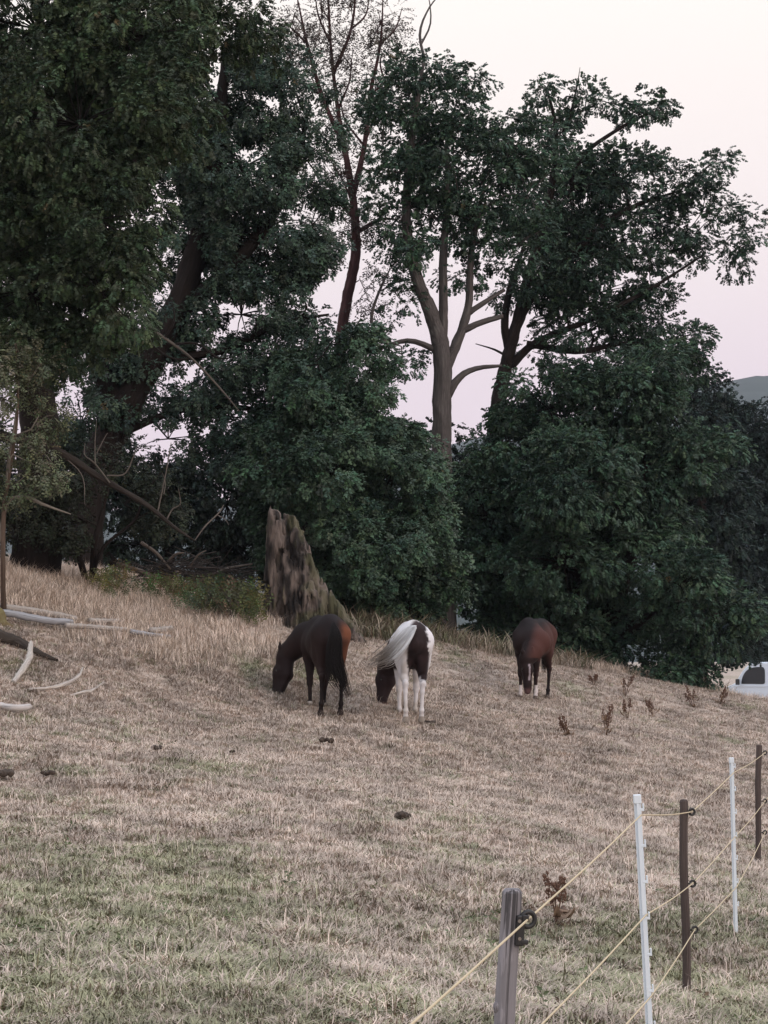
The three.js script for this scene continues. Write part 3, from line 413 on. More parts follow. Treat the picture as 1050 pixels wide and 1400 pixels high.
function deadWood(name, label, category, lines, mat, group, twigMat) {
  const pts = lines.map((l) => l.pts), base = pts[0][0].clone(), root = thing(name, label, category, base, group);
  lines.forEach((l, i) => part(root, l.name ?? (i ? 'twig' : 'branch'), limb(sub(l.pts, base), l.r, { sides: 8, step: 0.05, rough: 0.34, seed: i + 3 }), i && twigMat ? twigMat : mat));
  return root;
}
const A = (d) => (p) => at(p[0], p[1], d + (p[2] ?? 0));
{
  const q = A(31.2), ln = (pts, ...r) => ({ pts: pts.map(q), r });
  deadWood('dead_bough', 'long dark dead bough slanting down from the left edge over the brush heap', 'branch', [
    { ...ln([[2, 597, -0.6], [40, 604], [80, 618], [140, 655, 0.5], [200, 690, 1], [240, 722, 1.4], [266, 739, 1.7]], 0.085, 0.075, 0.065, 0.055, 0.04, 0.028, 0.012) },
    ln([[266, 739, 1.7], [280, 720, 1.7], [300, 700, 1.7], [306, 690, 1.7]], 0.0074, 0.0124, 0.0112, 0.0050), ln([[297, 704, 1.7], [308, 710, 1.7], [313, 718, 1.7]], 0.0087, 0.0074, 0.0037), ln([[228, 710, 1.3], [236, 696, 1.3], [246, 690, 1.2], [244, 668, 1]], 0.0124, 0.0112, 0.0087, 0.0037),
    ln([[150, 660, 0.5], [128, 632, 0.3], [116, 622, 0.3], [116, 606, 0.3]], 0.0136, 0.0112, 0.0087, 0.0043), ln([[130, 634, 0.3], [130, 600, 0.3], [132, 575, 0.3]], 0.0099, 0.0081, 0.0037), ln([[132, 620, 0.3], [142, 600, 0.3], [147, 592, 0.3]], 0.0087, 0.0062, 0.0037), ln([[146, 650, 0.4], [170, 648, 0.4], [182, 625, 0.3], [188, 610, 0.2]], 0.0112, 0.0112, 0.0074, 0.0037), ln([[215, 702, 1.2], [222, 670, 1.1], [228, 640, 1], [234, 605, 1]], 0.0124, 0.0112, 0.0087, 0.0037), ln([[224, 676, 1.1], [226, 660, 1.1], [222, 646, 1.1]], 0.0074, 0.0062, 0.0031),
    ln([[80, 618, 0], [112, 650, 0.1], [116, 690, 0.1]], 0.0087, 0.0074, 0.0031), ln([[60, 612, 0], [50, 600, 0], [30, 612, -0.1]], 0.0087, 0.0074, 0.0050),
  ], bark(0.06, 0.052, 0.048, 0.006), undefined, bark(0.26, 0.235, 0.22, 0.004));
}
{
  const base = foot(262, 800, 38), root = thing('brush_heap', 'heap of dark dead brushwood under the trees left of the stump', 'brush heap', base), r = rng(5), small = [];
  for (let i = 0; i < 260; i++) {
    const a = r() * Math.PI, x = (r() - 0.5) * 2.0, hump = Math.max(0, 1 - (x / 1.15) ** 2), p = V(x, r() * 0.62 * hump + 0.05, (r() - 0.5) * 1.1), L = 0.25 + 0.5 * r(), d = V(Math.cos(a), (r() - 0.35) * 0.8, Math.sin(a) * 0.6).normalize().multiplyScalar(L), q = 0.006 + 0.014 * r() * r();
    small.push(limb([p.clone().sub(d), p.clone().add(V(0, 0.05 * r(), 0)), p.clone().add(d)], [q, q * 0.9, q * 0.4], { sides: 5, rough: 0.1 }));
  }
  const m = part(root, 'brushwood', merged(small), bark(0.10, 0.085, 0.08, 0.004)); m.userData.kind = 'stuff';
  for (const [x0, y0, x1, y1, q] of [[-1.35, 0.55, -0.3, 0.1, 0.05], [-0.9, 0.95, -0.35, 0.45, 0.035], [0.2, 0.25, 1.15, 0.55, 0.03], [-1.6, 0.3, -0.2, 0.0, 0.06], [-0.4, 0.6, -0.1, 0.75, 0.03], [0.0, 0.5, 0.3, 0.8, 0.02]])
    part(root, 'branch', limb([V(x0, y0, 0.35), V((x0 + x1) / 2, (y0 + y1) / 2 + 0.06, 0.4), V(x1, y1, 0.4)], [q, q * 0.9, q * 0.5], { sides: 8, step: 0.07, rough: 0.2, seed: x0 * 9 }), bark(0.2, 0.17, 0.15, 0.006));
}
const lying = (pts, lift = 0.02, d0 = 18) => pts.map(([px, py, up = 0]) => { const p = onGround(px, py, d0); p.y += lift + up; return p; });
const PALEWOOD = std({ color: rgb(0.42, 0.38, 0.35), map: woodGrain, roughness: 0.85 }), GREYPOLE = std({ color: rgb(0.34, 0.345, 0.37), map: woodGrain, roughness: 0.7 });
const DEADPALE = bark(0.78, 0.72, 0.67, 0.008);
for (const [label, pts, q, mat] of [
  ['upper of the pale poles lying side by side on the grass at the left edge', [[-30, 838], [8, 841], [60, 848], [104, 856]], 0.05, PALEWOOD],
  ['lower bluish grey pole of the pair lying at the left edge', [[-30, 846], [12, 850], [60, 859], [98, 862]], 0.055, GREYPOLE],
  ['short pale pole just right of the lying pair, nearer the slope top', [[122, 858], [140, 858], [162, 858]], 0.04, PALEWOOD],
  ['pale pole with a splintered white end, below the short one', [[90, 865], [118, 866], [142, 868], [172, 870]], 0.04, PALEWOOD],
  ['upper of the two short dark-edged poles at the right end of the row', [[206, 872], [220, 870], [234, 868]], 0.045, PALEWOOD],
  ['lower of the two short poles at the right end of the row', [[178, 872], [205, 876], [232, 879]], 0.035, GREYPOLE],
]) { const p = lying(pts, q * 1.3 + 0.05); deadWood('wooden_pole', label, 'pole', [{ pts: p, r: [q, q, q * 0.9, q * 0.85], name: 'pole' }], mat, 'poles lying in the grass at the left'); }
for (const [label, pts, r, mat] of [
  ['thick curved pale branch standing up out of the grass at the left', [[18, 936], [30, 924, 0.05], [40, 911, 0.1], [42, 897, 0.16]], [0.03, 0.04, 0.045, 0.03], DEADPALE],
  ['slender pale branch curving up at its right end below the dark log', [[38, 944], [66, 944, 0.02], [90, 940, 0.04], [108, 933, 0.08], [113, 926, 0.12]], [0.014, 0.02, 0.024, 0.02, 0.01], DEADPALE],
  ['straighter pale branch, lowest right of the group at the left', [[95, 953], [112, 950, 0.02], [126, 948, 0.03], [142, 942, 0.08]], [0.014, 0.02, 0.018, 0.01], DEADPALE],
  ['bright bark-stripped branch cut by the left edge, lowest of the dead wood', [[-25, 968], [0, 972, 0.03], [20, 976, 0.04], [41, 975, 0.05]], [0.045, 0.045, 0.045, 0.035], std({ color: rgb(0.54, 0.50, 0.48), map: woodGrain, roughness: 0.8 })],
  ['dark fallen log slanting in from the left edge under the poles', [[-40, 862], [0, 878, 0.03], [26, 886, 0.03], [50, 897], [78, 908]], [0.1, 0.09, 0.07, 0.05, 0.02], bark(0.09, 0.075, 0.065)],
]) deadWood('fallen_branch', label, 'branch', [{ pts: lying(pts, r[1] * 0.6), r }], mat, label.includes('log') ? undefined : 'pale dead branches at the left edge');
{
  const b = toGround(onGround(2, 852, 18)), root = thing('root_stub', 'mossy brown stub at the left edge beside the pole ends', 'tree stump', b);
  part(root, 'stub', sdfMesh([{ a: V(-0.1, -0.1, 0), b: V(-0.06, 0.16, 0), ra: 0.16, rb: 0.1, k: 0.1 }, { a: V(-0.05, 0, 0.05), b: V(0.16, -0.06, 0.08), ra: 0.09, rb: 0.04, k: 0.1 }], 0.018, { bump: (x, y, z) => (fbm(x * 14, y * 8, z * 14, 3) - 0.5) * 0.08, color: (x, y, z) => mix3([0.13, 0.09, 0.05], [0.16, 0.15, 0.06], fbm(x * 9, y * 9, z * 9, 3)) }), std({ vertexColors: true, roughness: 1 }));
}

// ------------------------------------------------------------------ grass
function tuftGeometry(seed, { blades = 16, radius = 0.07, h = 0.085, w = 0.0055, lean = 0.8 } = {}) {
  const r = rng(seed), pos = [], col = [], nor = [];
  for (let i = 0; i < blades; i++) {
    const a = r() * 6.283, q = radius * Math.sqrt(r()), o = V(Math.cos(a) * q, -0.01, Math.sin(a) * q), b = r() * 6.283, H = h * (0.45 + 0.9 * r()), le = lean * (0.3 + r()) * H, d = V(Math.cos(b) * le, 0, Math.sin(b) * le), s = V(-Math.sin(b), 0, Math.cos(b)).multiplyScalar(w * (0.6 + 0.7 * r())), k = 0.7 + 0.6 * r();
    const m = o.clone().addScaledVector(d, 0.35).add(V(0, H * 0.62, 0)), t = o.clone().add(d).add(V(0, H * (0.75 + 0.25 * r()), 0));
    const P = [o.clone().sub(s), o.clone().add(s), m.clone().addScaledVector(s, 0.85), m.clone().addScaledVector(s, -0.85), t];
    const nn = s.clone().normalize().cross(t.clone().sub(o).normalize()).normalize(); if (nn.y < 0) nn.negate(); nn.add(V(0, 0.8, 0)).normalize();
    for (const j of [0, 1, 2, 0, 2, 3, 3, 2, 4]) { pos.push(P[j].x, P[j].y, P[j].z); const f = j < 2 ? 0.75 : 1; col.push(k * f, k * f, k * f); nor.push(nn.x, nn.y, nn.z); }
  }
  const g = new THREE.BufferGeometry(); g.setAttribute('position', new THREE.Float32BufferAttribute(pos, 3)); g.setAttribute('color', new THREE.Float32BufferAttribute(col, 3)); g.setAttribute('normal', new THREE.Float32BufferAttribute(nor, 3)); return g;
}
const grassMat = std({ vertexColors: true, roughness: 0.95, side: THREE.DoubleSide });
function stuffField(name, label, category, geo, list) { const m = scatter(scene, name, geo, grassMat, list); m.userData = { kind: 'stuff', label, category }; return m; }
{
  const short = [], fine = [], stalk = [], tall = [], green = [], r = rng(77), E = new THREE.Euler(), edge = (px) => px < 180 ? mix(775, 842, px / 180) : 0;
  const put = (list, x, z, s, c, tall = 1) => { const q = new THREE.Quaternion().setFromEuler(E.set((r() - 0.5) * 0.3, r() * 6.283, (r() - 0.5) * 0.3)); list.push([V(x, ground(x, z), z), q, V(s, s * tall, s), c]); };
  const clear = [[553, 1126, 24], [445, 1019, 16], [8, 1066, 24], [66, 1064, 16], [318, 1032, 9], [214, 1030, 14], [768, 1256, 17]].map(([px, py, q]) => { const p = onGround(px, py, 7); return [p.x, p.z, 0.5 * q / scaleAt(-p.z)]; });
  for (let d = 6.2; d < 52; d += 0.05) {
    const half = d * 0.215 + 0.8, per = (d < 13 ? 820 : d < 22 ? 520 : d < 34 ? 460 : 260) * half * 2 * 0.05, n = Math.floor(per + r());
    for (let i = 0; i < n; i++) {
      const x = (r() * 2 - 1) * half, z = -d + (r() - 0.5) * 0.05, dry = dryness(x, z), bare = sstep(0.60, 0.72, fbm(x * 2.3 + 9, z * 2.3, 0, 3));
      if (r() < bare * 0.6 || clear.some((q) => Math.hypot((x - q[0]), (z - q[1] - q[2] * 0.6) * 0.7) < q[2] * 1.25)) continue;
      const straw = r() < dry * 0.85 + 0.08, b = brownness(x, z), base = straw ? mix3(STRAW, BROWN, b * 0.5 * r() + 0.15 * r()) : mix3(GREEN, [0.36, 0.34, 0.22], r() * 0.9), k = (0.75 + 0.5 * r()) * mix(0.82, 1.16, sstep(0.3, 0.7, fbm(x * 2.7 + 5, z * 1.9, 0, 3)));
      const lush = 0.75 + 0.7 * fbm(x * 0.9 + 50, z * 0.9, 0, 3) , far = 0.8;
      const pick = r(); put(pick < 0.40 ? short : pick < 0.978 ? fine : stalk, x, z, (0.6 + 0.6 * r()) * lush * far, base.map((v) => v * k), straw ? 1 : 0.85);
    }
  }
  // tall dry grass on the upper slope and along the wood's edge
  for (let i = 0; i < 26000; i++) {
    const d = 27 + r() * 23, x = (r() * 2 - 1) * (d * 0.21 + 0.6), z = -d, p = V(x, ground(x, z), z);
    const px = 525 + x / d * FPX, upper = sstep(29, 33, d - Math.max(0, px - 250) * 0.02), dense = px < 380 ? upper : sstep(38.5, 41, d - Math.max(0, px - 640) * 0.018) * 0.7;
    if (r() > dense) continue;
    const k = 0.75 + 0.5 * r(); put(tall, x, z, 0.55 + 0.6 * r(), mix3([0.70, 0.57, 0.485], [0.52, 0.43, 0.335], r() * 0.7).map((v) => v * k));
  }
  stuffField('pasture_grass', 'short straw-coloured and green grass covering the grazed pasture', 'grass', tuftGeometry(1, { blades: 22, w: 0.0038, h: 0.06, lean: 1.2 }), short);
  stuffField('pasture_grass', 'fine withered grass between the green patches of the pasture', 'grass', tuftGeometry(2, { blades: 30, h: 0.036, radius: 0.11, w: 0.003, lean: 2.4 }), fine);
  { const weeds = []; for (let i = 0; i < 420; i++) { const d = 7 + 22 * r() * r() + 3 * r(), x = (r() * 2 - 1) * (d * 0.2 + 0.5), p = V(x, ground(x, -d) + 0.015, -d), n = 4 + Math.floor(r() * 4), a0 = r() * 6.28, k = 0.6 + 0.6 * r(), brown = r() < 0.4; if (fbm(x * 0.8 + 20, d * 0.6, 0, 3) < 0.47) continue;
    for (let j = 0; j < n; j++) { const a = a0 + j * 6.28 / n + (r() - 0.5) * 0.5, Q = new THREE.Quaternion().setFromUnitVectors(V(0, 0, 1), V(Math.cos(a), 0.12 + 0.3 * r(), Math.sin(a)).normalize()), q = 0.3 + 0.35 * r(); weeds.push([p, Q, V(q, q, q), (brown ? [0.16, 0.115, 0.08] : [0.13, 0.165, 0.085]).map((v) => v * k)]); } }
    const m = scatter(scene, 'broadleaf_weeds', SPRIG.fine, leafMat, weeds); m.userData = { kind: 'stuff', label: 'low broad-leaved weeds scattered through the pasture', category: 'weeds' }; }
  stuffField('pasture_grass', 'sparse thin bent stalks standing above the short pasture grass', 'grass', tuftGeometry(7, { blades: 6, h: 0.16, radius: 0.08, w: 0.0026, lean: 0.9 }), stalk);
  stuffField('tall_dry_grass', 'tall bleached grass along the upper slope and wood edge', 'grass', tuftGeometry(3, { blades: 28, h: 0.22, radius: 0.14, w: 0.0030, lean: 0.7 }), tall);
  for (let i = 0; i < 90; i++) { const px = 268 + r() * 90, d = 35.2 + r() * 1.6, p = at(px, 840, d); put(green, p.x, p.z, 0.7 + 0.6 * r(), [0.13, 0.15, 0.085].map((v) => v * (0.7 + 0.6 * r()))); }
  for (let i = 0; i < 50; i++) { const px = 120 + r() * 150, d = 35.2 + r() * 1.5, p = at(px, 830, d); put(green, p.x, p.z, 0.5 + 0.5 * r(), [0.15, 0.17, 0.085].map((v) => v * (0.7 + 0.6 * r()))); }
  { const leafy = []; for (const [p, , sc, c] of green) for (let k = 0; k < 9; k++) { const h = r() * 0.42 * sc.x, dir = V((r() - 0.5) * 1.4, 0.7 + 0.5 * r(), (r() - 0.5) * 1.4).normalize(), Q = new THREE.Quaternion().setFromUnitVectors(V(0, 0, 1), dir), f = 0.75 + 0.5 * r(); leafy.push([p.clone().add(V((r() - 0.5) * 0.3, h, (r() - 0.5) * 0.3)), Q, V(sc.x, sc.x, sc.x), c.map((v) => v * f)]); }
  const m = scatter(scene, 'nettle_patch', SPRIG.fine, leafMat, leafy); m.userData = { kind: 'stuff', label: 'green weeds growing at the foot of the brush heap', category: 'weeds' }; }
}

// ------------------------------------------------------------------ horses
const hairMat = (c) => soft({ color: rgb(...c), roughness: 0.75, side: THREE.DoubleSide });
function hair(curves, n, width, seed, thick = 0.004) {   // strands that follow one of several guide curves
  const r = rng(seed), gs = [];
  for (let i = 0; i < n; i++) {
    const c = curves[Math.floor(r() * curves.length)], off = V((r() - 0.5), (r() - 0.5), (r() - 0.5)).multiplyScalar(width), k = 0.75 + 0.3 * r(), spread = 0.6 + 1.2 * r(), pts = c.map((p, j) => { const t = j / (c.length - 1); return p.clone().lerp(c[0], (1 - k) * t).addScaledVector(off, (0.35 + t * spread) * (t > 0.9 ? 0.6 : 1)); });
    gs.push(limb(pts, [thick, thick, thick * 0.8, thick * 0.3], { sides: 3, step: 0.08 }));
  }
  return merged(gs);
}
function horse(o) {
  const root = thing('horse', o.label, 'horse', o.pos), cy = Math.cos(o.yaw), sy = Math.sin(o.yaw), S = o.size ?? 1;
  const T = (x, y, z) => V((x * cy + z * sy) * S, y * S, (-x * sy + z * cy) * S);      // body frame: forward is -z, turned by yaw (left positive)
  const P = [], cone = (a, b, ra, rb, k = 0.05) => P.push({ a, b, ra: ra * S, rb: rb * S, k }), ball = (c, r, k = 0.06) => P.push({ a: c, b: c.clone().add(V(0, 0.001, 0)), ra: r * S, rb: r * S, k });
  // trunk
  cone(T(0, 1.15, 0.42), T(0, 1.12, 0.1), 0.235, 0.25, 0.1); cone(T(0, 1.0, 0.4), T(0, 1.0, 0.1), 0.2, 0.235, 0.1); cone(T(0, 1.03, 0.15), T(0, 1.03, -0.42), 0.275, 0.255, 0.1); cone(T(0, 1.03, -0.42), T(0, 1.02, -0.66), 0.255, 0.215, 0.1);
  cone(T(0, 1.32, 0.5), T(0, 1.28, 0.1), 0.12, 0.12, 0.14); cone(T(0, 1.27, 0.1), T(0, 1.33, -0.5), 0.1, 0.09, 0.14); cone(T(0, 1.24, 0.62), T(0, 1.1, 0.66), 0.13, 0.14, 0.12);
  for (const [i, s] of [[0, -1], [1, 1]]) {
    const h = o.hind[i], f = o.fore[i];
    ball(T(s * 0.115, 1.17, 0.5), 0.165, 0.08); ball(T(s * 0.15, 1.27, 0.36), 0.075, 0.09); cone(T(s * 0.125, 1.12, 0.48), T(s * 0.13, 0.86, 0.38), 0.16, 0.125, 0.07); cone(T(s * 0.12, 1.05, 0.57), T(s * 0.12, 0.74, 0.52), 0.115, 0.068, 0.06);
    const stifle = T(s * 0.14, 0.86, 0.26), hock = T(s * 0.125 + h[0] * 0.6, 0.53, 0.58 + h[1] * 0.6), fet = T(s * 0.115 + h[0], 0.155, 0.52 + h[1]), hoof = T(s * 0.115 + h[0], 0.035, 0.47 + h[1]);
    cone(stifle, hock.clone().lerp(stifle, 0.25), 0.115, 0.055, 0.06); cone(hock.clone().lerp(stifle, 0.3), hock, 0.056, 0.043, 0.03); ball(hock.clone().add(T(0, 0.025, 0.025)), 0.04, 0.025); cone(hock, hock.clone().lerp(fet, 0.3), 0.042, 0.029, 0.025); cone(hock.clone().lerp(fet, 0.3), fet, 0.028, 0.027, 0.025); ball(fet, 0.037, 0.02); cone(fet, hoof.clone().lerp(fet, 0.35), 0.03, 0.033, 0.015); cone(hoof.clone().lerp(fet, 0.25), hoof.clone().add(T(0, -0.02, -0.01)), 0.037, 0.05, 0.012);
    cone(T(s * 0.125, 1.12, -0.62), T(s * 0.14, 0.84, -0.5), 0.14, 0.105, 0.07);
    const elbow = T(s * 0.14, 0.8, -0.5), knee = T(s * 0.125 + f[0] * 0.6, 0.44, -0.54 + f[1] * 0.6), ff = T(s * 0.115 + f[0], 0.15, -0.54 + f[1]), fh = T(s * 0.115 + f[0], 0.035, -0.59 + f[1]);
    cone(elbow, knee.clone().lerp(elbow, 0.2), 0.09, 0.046, 0.05); cone(knee.clone().lerp(elbow, 0.2), knee, 0.046, 0.043, 0.03); ball(knee.clone().add(T(0, 0, -0.01)), 0.045, 0.02); cone(knee, ff, 0.033, 0.027, 0.025); ball(ff, 0.036, 0.02); cone(ff, fh.clone().lerp(ff, 0.3), 0.029, 0.034, 0.015); cone(fh.clone().lerp(ff, 0.25), fh.clone().add(T(0, -0.02, -0.01)), 0.037, 0.049, 0.012);
  }
  // neck and head: points given in the horse's own, unturned frame
  const nk = o.neck.map((p) => V(...p).multiplyScalar(S)), poll = nk[nk.length - 1], withers = T(0, 1.3, -0.5), throatBase = T(0, 0.98, -0.72);
  cone(T(0, 1.18, -0.5), nk[0], 0.2, 0.2, 0.1); cone(throatBase, nk[0], 0.21, 0.19, 0.1); cone(withers, nk[0], 0.1, 0.15, 0.12);
  const nr = [0.2, 0.165, 0.135, 0.12]; for (let i = 0; i + 1 < nk.length; i++) cone(nk[i], nk[i + 1], nr[Math.min(i, 3)], nr[Math.min(i + 1, 3)], 0.08);
  const crest = o.crest.map((p) => V(...p).multiplyScalar(S));
  const muz = V(...o.muzzle).multiplyScalar(S), ax = muz.clone().sub(poll), HL = ax.length(); ax.normalize();
  const fr = V(...o.front); fr.addScaledVector(ax, -fr.dot(ax)).normalize(); const lat = ax.clone().cross(fr);   // fr: from the jaw to the forehead
  const Hd = (t, f, l = 0) => poll.clone().addScaledVector(ax, t * HL).addScaledVector(fr, f * S).addScaledVector(lat, l * S);
  cone(Hd(0, 0.0), Hd(0.35, 0.035), 0.1, 0.092, 0.05); cone(Hd(0.3, 0.04), Hd(0.78, 0.02), 0.088, 0.062, 0.05); cone(Hd(0.75, 0.02), Hd(0.95, 0.0), 0.062, 0.058, 0.04);
  for (const s of [-1, 1]) { cone(Hd(0.12, -0.07, s * 0.035), Hd(0.34, -0.1, s * 0.04), 0.075, 0.07, 0.05); cone(Hd(0.34, -0.1, s * 0.03), Hd(0.8, -0.035, s * 0.01), 0.06, 0.035, 0.05); }
  cone(Hd(0.86, -0.03), Hd(0.97, -0.035), 0.045, 0.04, 0.03);
  for (const s of [-1, 1]) { ball(Hd(0.9, 0.03, s * 0.035), 0.028, 0.02); ball(Hd(0.31, 0.055, s * 0.075), 0.026, 0.02); cone(Hd(-0.06, 0.05, s * 0.06), Hd(-0.2, 0.08, s * 0.09), 0.034, 0.03, 0.03); cone(Hd(-0.2, 0.08, s * 0.09), Hd(-0.33, 0.1, s * 0.095), 0.028, 0.008, 0.02); }
  const inv = (x, y, z) => [(x * cy - z * sy) / S, y / S, (x * sy + z * cy) / S];
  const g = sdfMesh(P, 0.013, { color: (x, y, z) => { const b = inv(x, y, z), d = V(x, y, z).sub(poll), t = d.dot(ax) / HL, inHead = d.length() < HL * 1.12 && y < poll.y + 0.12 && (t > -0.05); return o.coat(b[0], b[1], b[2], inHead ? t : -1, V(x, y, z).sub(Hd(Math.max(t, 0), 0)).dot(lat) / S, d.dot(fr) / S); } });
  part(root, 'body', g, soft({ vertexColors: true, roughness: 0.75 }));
  const eye = new THREE.SphereGeometry(0.019 * S, 12, 8), eyeMat = std({ color: rgb(0.01, 0.008, 0.008), roughness: 0.15 });
  for (const s of [-1, 1]) { const e = part(root, 'eye', eye, eyeMat); e.position.copy(Hd(0.31, 0.06, s * 0.092)); }
  part(root, 'mane', hair(o.mane(crest, lat), o.maneCount ?? 170, 0.07, o.seed), hairMat(o.hair), undefined);
  const tg = hair(o.tail.map((c) => c.map((p) => T(...p))), o.tailCount ?? 260, o.tailWidth ?? 0.1, o.seed + 1);
  if (o.tailTint) paint(tg, (x, y, z) => mix3(o.tailTint[0], o.tailTint[1], sstep(-0.06, -0.42, x)).map((v) => v * (0.7 + 0.6 * noise(x * 40, y * 40, z * 40))));
  part(root, 'tail', tg, o.tailMat ?? hairMat(o.hair));
  return root;
}
const maneAlong = (crest, side) => { const out = []; for (let i = 0; i <= 14; i++) { const c = new THREE.CatmullRomCurve3(crest), p = c.getPoint(i / 14); out.push([p, p.clone().add(V(0, 0.03, 0)).addScaledVector(side, 0.04), p.clone().addScaledVector(side, 0.09).add(V(0, -0.06, 0)), p.clone().addScaledVector(side, 0.11).add(V(0, -0.16, 0))]); } return out; };
const hooves = (y) => y < 0.075;
{
  // left bay: seen from behind, head low on the left
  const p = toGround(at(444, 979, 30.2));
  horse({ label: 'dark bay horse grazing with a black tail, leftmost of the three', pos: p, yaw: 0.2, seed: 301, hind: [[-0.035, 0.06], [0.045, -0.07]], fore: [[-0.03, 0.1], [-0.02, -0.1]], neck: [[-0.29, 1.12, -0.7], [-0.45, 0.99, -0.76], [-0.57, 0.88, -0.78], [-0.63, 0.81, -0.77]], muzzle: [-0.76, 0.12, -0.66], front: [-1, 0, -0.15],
    crest: [[-0.12, 1.42, -0.5], [-0.32, 1.3, -0.7], [-0.5, 1.12, -0.77], [-0.66, 0.93, -0.78]], mane: (c, lat) => maneAlong(c, V(-0.45, 0, 0.35)), hair: [0.012, 0.010, 0.010], tail: [[[0, 1.3, 0.72], [0.0, 1.1, 0.86], [-0.02, 0.8, 0.84], [0.04, 0.55, 0.82], [0.14, 0.3, 0.82]], [[0, 1.3, 0.72], [-0.05, 1.1, 0.86], [-0.08, 0.8, 0.84], [-0.02, 0.52, 0.82], [0.06, 0.38, 0.82]], [[0, 1.3, 0.72], [0.05, 1.1, 0.86], [0.05, 0.8, 0.84], [0.1, 0.55, 0.82], [0.2, 0.27, 0.82]]], tailCount: 300, tailWidth: 0.12,
    coat: (x, y, z, t, l) => { if (hooves(y)) return [0.04, 0.03, 0.028]; const q = fbm(x * 6, y * 6, z * 6, 3); let c = mix3([0.022, 0.012, 0.011], [0.012, 0.009, 0.010], sstep(0.95, 1.3, y + (q - 0.5) * 0.3) * 0.85); c = mix3(c, [0.135, 0.047, 0.023].map((v) => v * (0.6 + 0.8 * q)), sstep(0.03, 0.25, x + (q - 0.5) * 0.12) * sstep(0.6, 0.85, y) * sstep(1.42, 1.2, y)); c = mix3(c, [0.014, 0.010, 0.010], sstep(0.62, 0.42, y)); if (t >= 0) c = mix3([0.02, 0.012, 0.012], [0.012, 0.01, 0.01], sstep(0.6, 0.9, t)); else if (z < -0.75) c = mix3(c, [0.018, 0.011, 0.010], 0.9); if (y < 0.17 && y > 0.07 && x < -0.05 && z < 0) c = [0.5, 0.46, 0.43]; return c; } });  // bay coat, with light from the right painted in: orange flank, shaded back
}
{
  // pinto: from behind, tail swishing left
  const p = toGround(at(562, 985, 30.0));
  const W = [0.66, 0.65, 0.68], B = [0.028, 0.017, 0.018];
  horse({ label: 'brown and white pinto horse grazing between the two brown ones, tail swishing left', pos: p, yaw: 0.06, seed: 311, hind: [[-0.0, 0.04], [0.0, 0.0]], fore: [[-0.02, 0.05], [-0.01, -0.05]], neck: [[-0.12, 1.05, -0.85], [-0.24, 0.88, -1.05], [-0.33, 0.78, -1.18], [-0.37, 0.74, -1.22]], muzzle: [-0.43, 0.2, -1.22], front: [-1, 0, 0.15],
    crest: [[-0.02, 1.42, -0.5], [-0.12, 1.28, -0.8], [-0.26, 1.05, -1.05], [-0.38, 0.86, -1.2]], mane: (c) => maneAlong(c, V(-0.4, 0, 0.3)), hair: [0.03, 0.02, 0.02],
    tail: [[[0.0, 1.34, 0.7], [-0.13, 1.27, 0.88], [-0.3, 1.1, 0.95], [-0.47, 0.92, 0.95], [-0.66, 0.8, 0.92]], [[0.0, 1.34, 0.7], [-0.1, 1.22, 0.88], [-0.26, 1.02, 0.95], [-0.43, 0.88, 0.95], [-0.62, 0.8, 0.92]]], tailCount: 150, tailWidth: 0.16, tailTint: [[0.56, 0.56, 0.57], [0.13, 0.105, 0.085]], tailMat: std({ vertexColors: true, color: rgb(1, 1, 1), roughness: 0.7, side: THREE.DoubleSide }),
    coat: (x, y, z, t, l) => {
      const n = (fbm(x * 5 + 3, y * 5, z * 5, 3) - 0.5) * 0.1 + (fbm(x * 30, y * 30, z * 30, 2) - 0.5) * 0.05, dirt = sstep(0.45, 0.75, fbm(x * 7 + 9, y * 5, z * 7, 3)); if (hooves(y)) return [0.3, 0.27, 0.24];
      if (t >= 0) return mix3(B, [0.16, 0.10, 0.09], sstep(0.9, 1.02, t));
      if (z < -0.72 && y > 0.5 && x < 0.3) return mix3(W, B, sstep(1.36, 1.26, y + n));
      let dark = 0;
      if (z > 0.1) {       // rump patch: centre and right buttock, down to the right gaskin
        const ex = (x - 0.055 + n) / 0.18, ey = (y - 1.03 + n) / 0.4; dark = sstep(1.12, 0.95, Math.hypot(ex, ey));
        dark = Math.max(dark, sstep(0.05, 0.09, x + n * 0.4 - 0.02) * sstep(0.24, 0.2, x) * sstep(0.55, 0.62, y + n) * sstep(1.0, 0.9, y));
        dark = Math.max(dark, sstep(0.8, 0.74, y + n) * sstep(0.6, 0.66, y) * sstep(0.1, 0.06, Math.abs(x)));
        dark *= sstep(-0.12, -0.09, x + n * 0.3);
      } else dark = sstep(1.02, 0.9, y + n) * sstep(0.7, 0.76, y) ;
      return mix3(mix3(W, [0.42, 0.38, 0.33], dirt * 0.55 + sstep(0.5, 0.1, y) * 0.25), B.map((v) => v * (0.7 + 0.8 * dirt)), dark);
    } });
}
